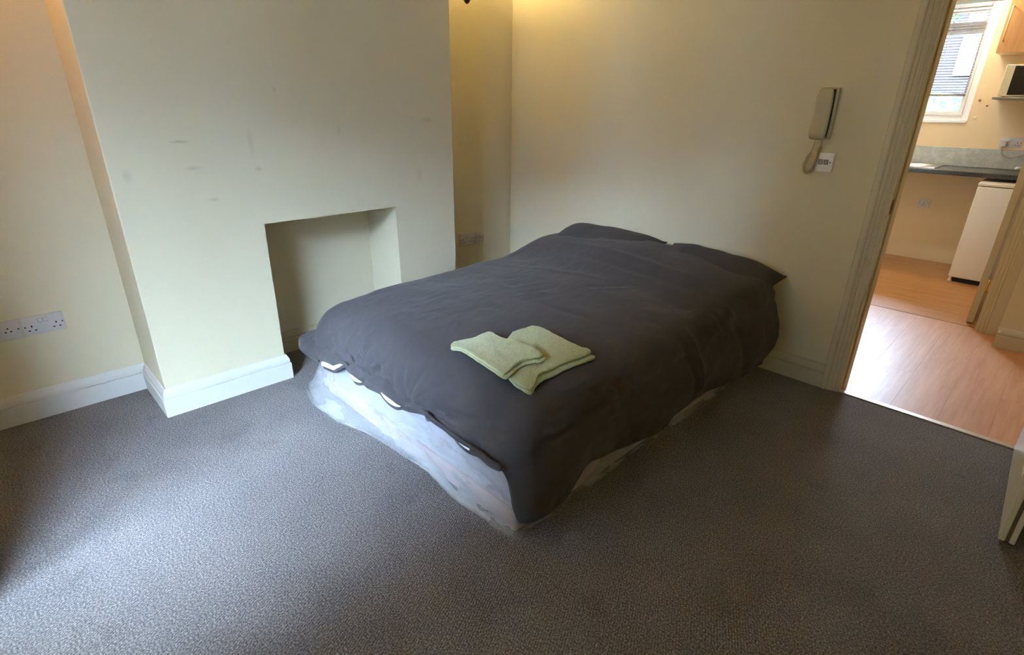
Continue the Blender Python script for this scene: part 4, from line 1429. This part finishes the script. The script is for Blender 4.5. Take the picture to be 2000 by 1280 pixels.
# ------------------------------------------------------------------ outside the kitchen window
st(box('ground_front', (-20, -40, -0.9), (20, -4.8, -0.8), MAT['paving']), 'ground in front of the bay window', 'ground')
st(box('ground_outside', (-14, 3.85, -1.3), (14, 40, -1.2), MAT['grass']), 'green lawn outside the kitchen window', 'lawn')
hb = bmesh.new()
rh = random.Random(3)
bmesh.ops.create_icosphere(hb, subdivisions=3, radius=1.0)
for v in hb.verts:
    d = 1 + 0.22 * noise.noise(v.co * 2.5) + 0.10 * noise.noise(v.co * 7)
    v.co = Vector((v.co.x * 2.6, v.co.y * 0.7, v.co.z * 1.75)) * d
hedge_me = bpy.data.meshes.new('hedge')
hb.to_mesh(hedge_me)
hb.free()
hedge_me.materials.append(MAT['hedge'])
hg_ = link('hedge', hedge_me); hg_.location = (1.2, 7.5, -0.2)
tag(hg_, 'green garden hedge seen below the blind through the kitchen window', 'hedge')
fd = Vector((-bay_n.x, -bay_n.y, 0))
th_ = empty('terrace', Vector((1.7, -3.7, -0.8)) + fd * 13.0, BAY_ANG + PI)  # unseen row of houses added to cut low sky and darken upper walls
tag(th_, 'brick terrace added out of view across the street to block low sky from the bay', 'house')
box('walls', (-16, 0, 0), (16, 7, 5.6), MAT['render'], th_)
bm = bmesh.new()
a = [bm.verts.new(p) for p in ((-16.3, -0.3, 5.6), (16.3, -0.3, 5.6), (16.3, 3.5, 8.2), (-16.3, 3.5, 8.2), (-16.3, 7.3, 5.6), (16.3, 7.3, 5.6))]
bm.faces.new((a[0], a[1], a[2], a[3])); bm.faces.new((a[3], a[2], a[5], a[4])); bm.faces.new((a[0], a[3], a[4])); bm.faces.new((a[1], a[5], a[2])); bm.faces.new((a[0], a[4], a[5], a[1]))
obj('roof', bm, MAT['roof'], th_)
for k in range(8):
    for z_ in (0.9, 3.4):
        wf = box('window', (-14.5 + k * 3.9, -0.06, z_), (-13.1 + k * 3.9, 0.0, z_ + 1.5), MAT['upvc'], th_)
        box('pane', (-14.42 + k * 3.9, -0.08, z_ + 0.08), (-13.18 + k * 3.9, -0.06, z_ + 1.42), MAT['far_glass'], wf)
nh = empty('house', (-1.5, 13, -1.2))
tag(nh, 'pale brick neighbouring house seen through the kitchen blind', 'house')
box('walls', (-4.5, 0, 0), (4.5, 6, 5.2), MAT['render'], nh)
bm = bmesh.new()
a = [bm.verts.new(p) for p in ((-4.8, -0.3, 5.2), (4.8, -0.3, 5.2), (4.8, 3, 7.6), (-4.8, 3, 7.6), (-4.8, 6.3, 5.2), (4.8, 6.3, 5.2))]
bm.faces.new((a[0], a[1], a[2], a[3])); bm.faces.new((a[3], a[2], a[5], a[4])); bm.faces.new((a[0], a[3], a[4])); bm.faces.new((a[1], a[5], a[2])); bm.faces.new((a[0], a[4], a[5], a[1]))
obj('roof', bm, MAT['roof'], nh)
for xx in (-3.2, -0.6, 2.0):
    for z_ in (1.0, 3.3):
        wf = box('window', (xx, -0.06, z_), (xx + 1.3, 0.0, z_ + 1.3), MAT['upvc'], nh)
        box('pane', (xx + 0.08, -0.08, z_ + 0.08), (xx + 0.62, -0.06, z_ + 1.22), MAT['far_glass'], wf)
        box('pane', (xx + 0.68, -0.08, z_ + 0.08), (xx + 1.22, -0.06, z_ + 1.22), MAT['far_glass'], wf)
tr_ = empty('garden_tree', (-1.3, 10.2, -1.2))
tag(tr_, 'leafy green tree outside, upper left in the kitchen window', 'tree')
bm = bmesh.new(); tube(bm, [(0, 0, 0), (0.05, 0, 1.5), (0.0, 0.1, 3.2)], [0.16, 0.12, 0.08], 10); obj('trunk', bm, plain('bark', srgb(90, 74, 58), 0.9), tr_, True)
bm = bmesh.new(); bmesh.ops.create_icosphere(bm, subdivisions=4, radius=1.0)
for v in bm.verts:
    d = 1 + 0.25 * noise.noise(v.co * 2.2) + 0.16 * noise.noise(v.co * 6)
    v.co = Vector((v.co.x * 1.9, v.co.y * 1.6, v.co.z * 1.7)) * d + Vector((0, 0, 4.0))
obj('crown', bm, MAT['hedge'], tr_)
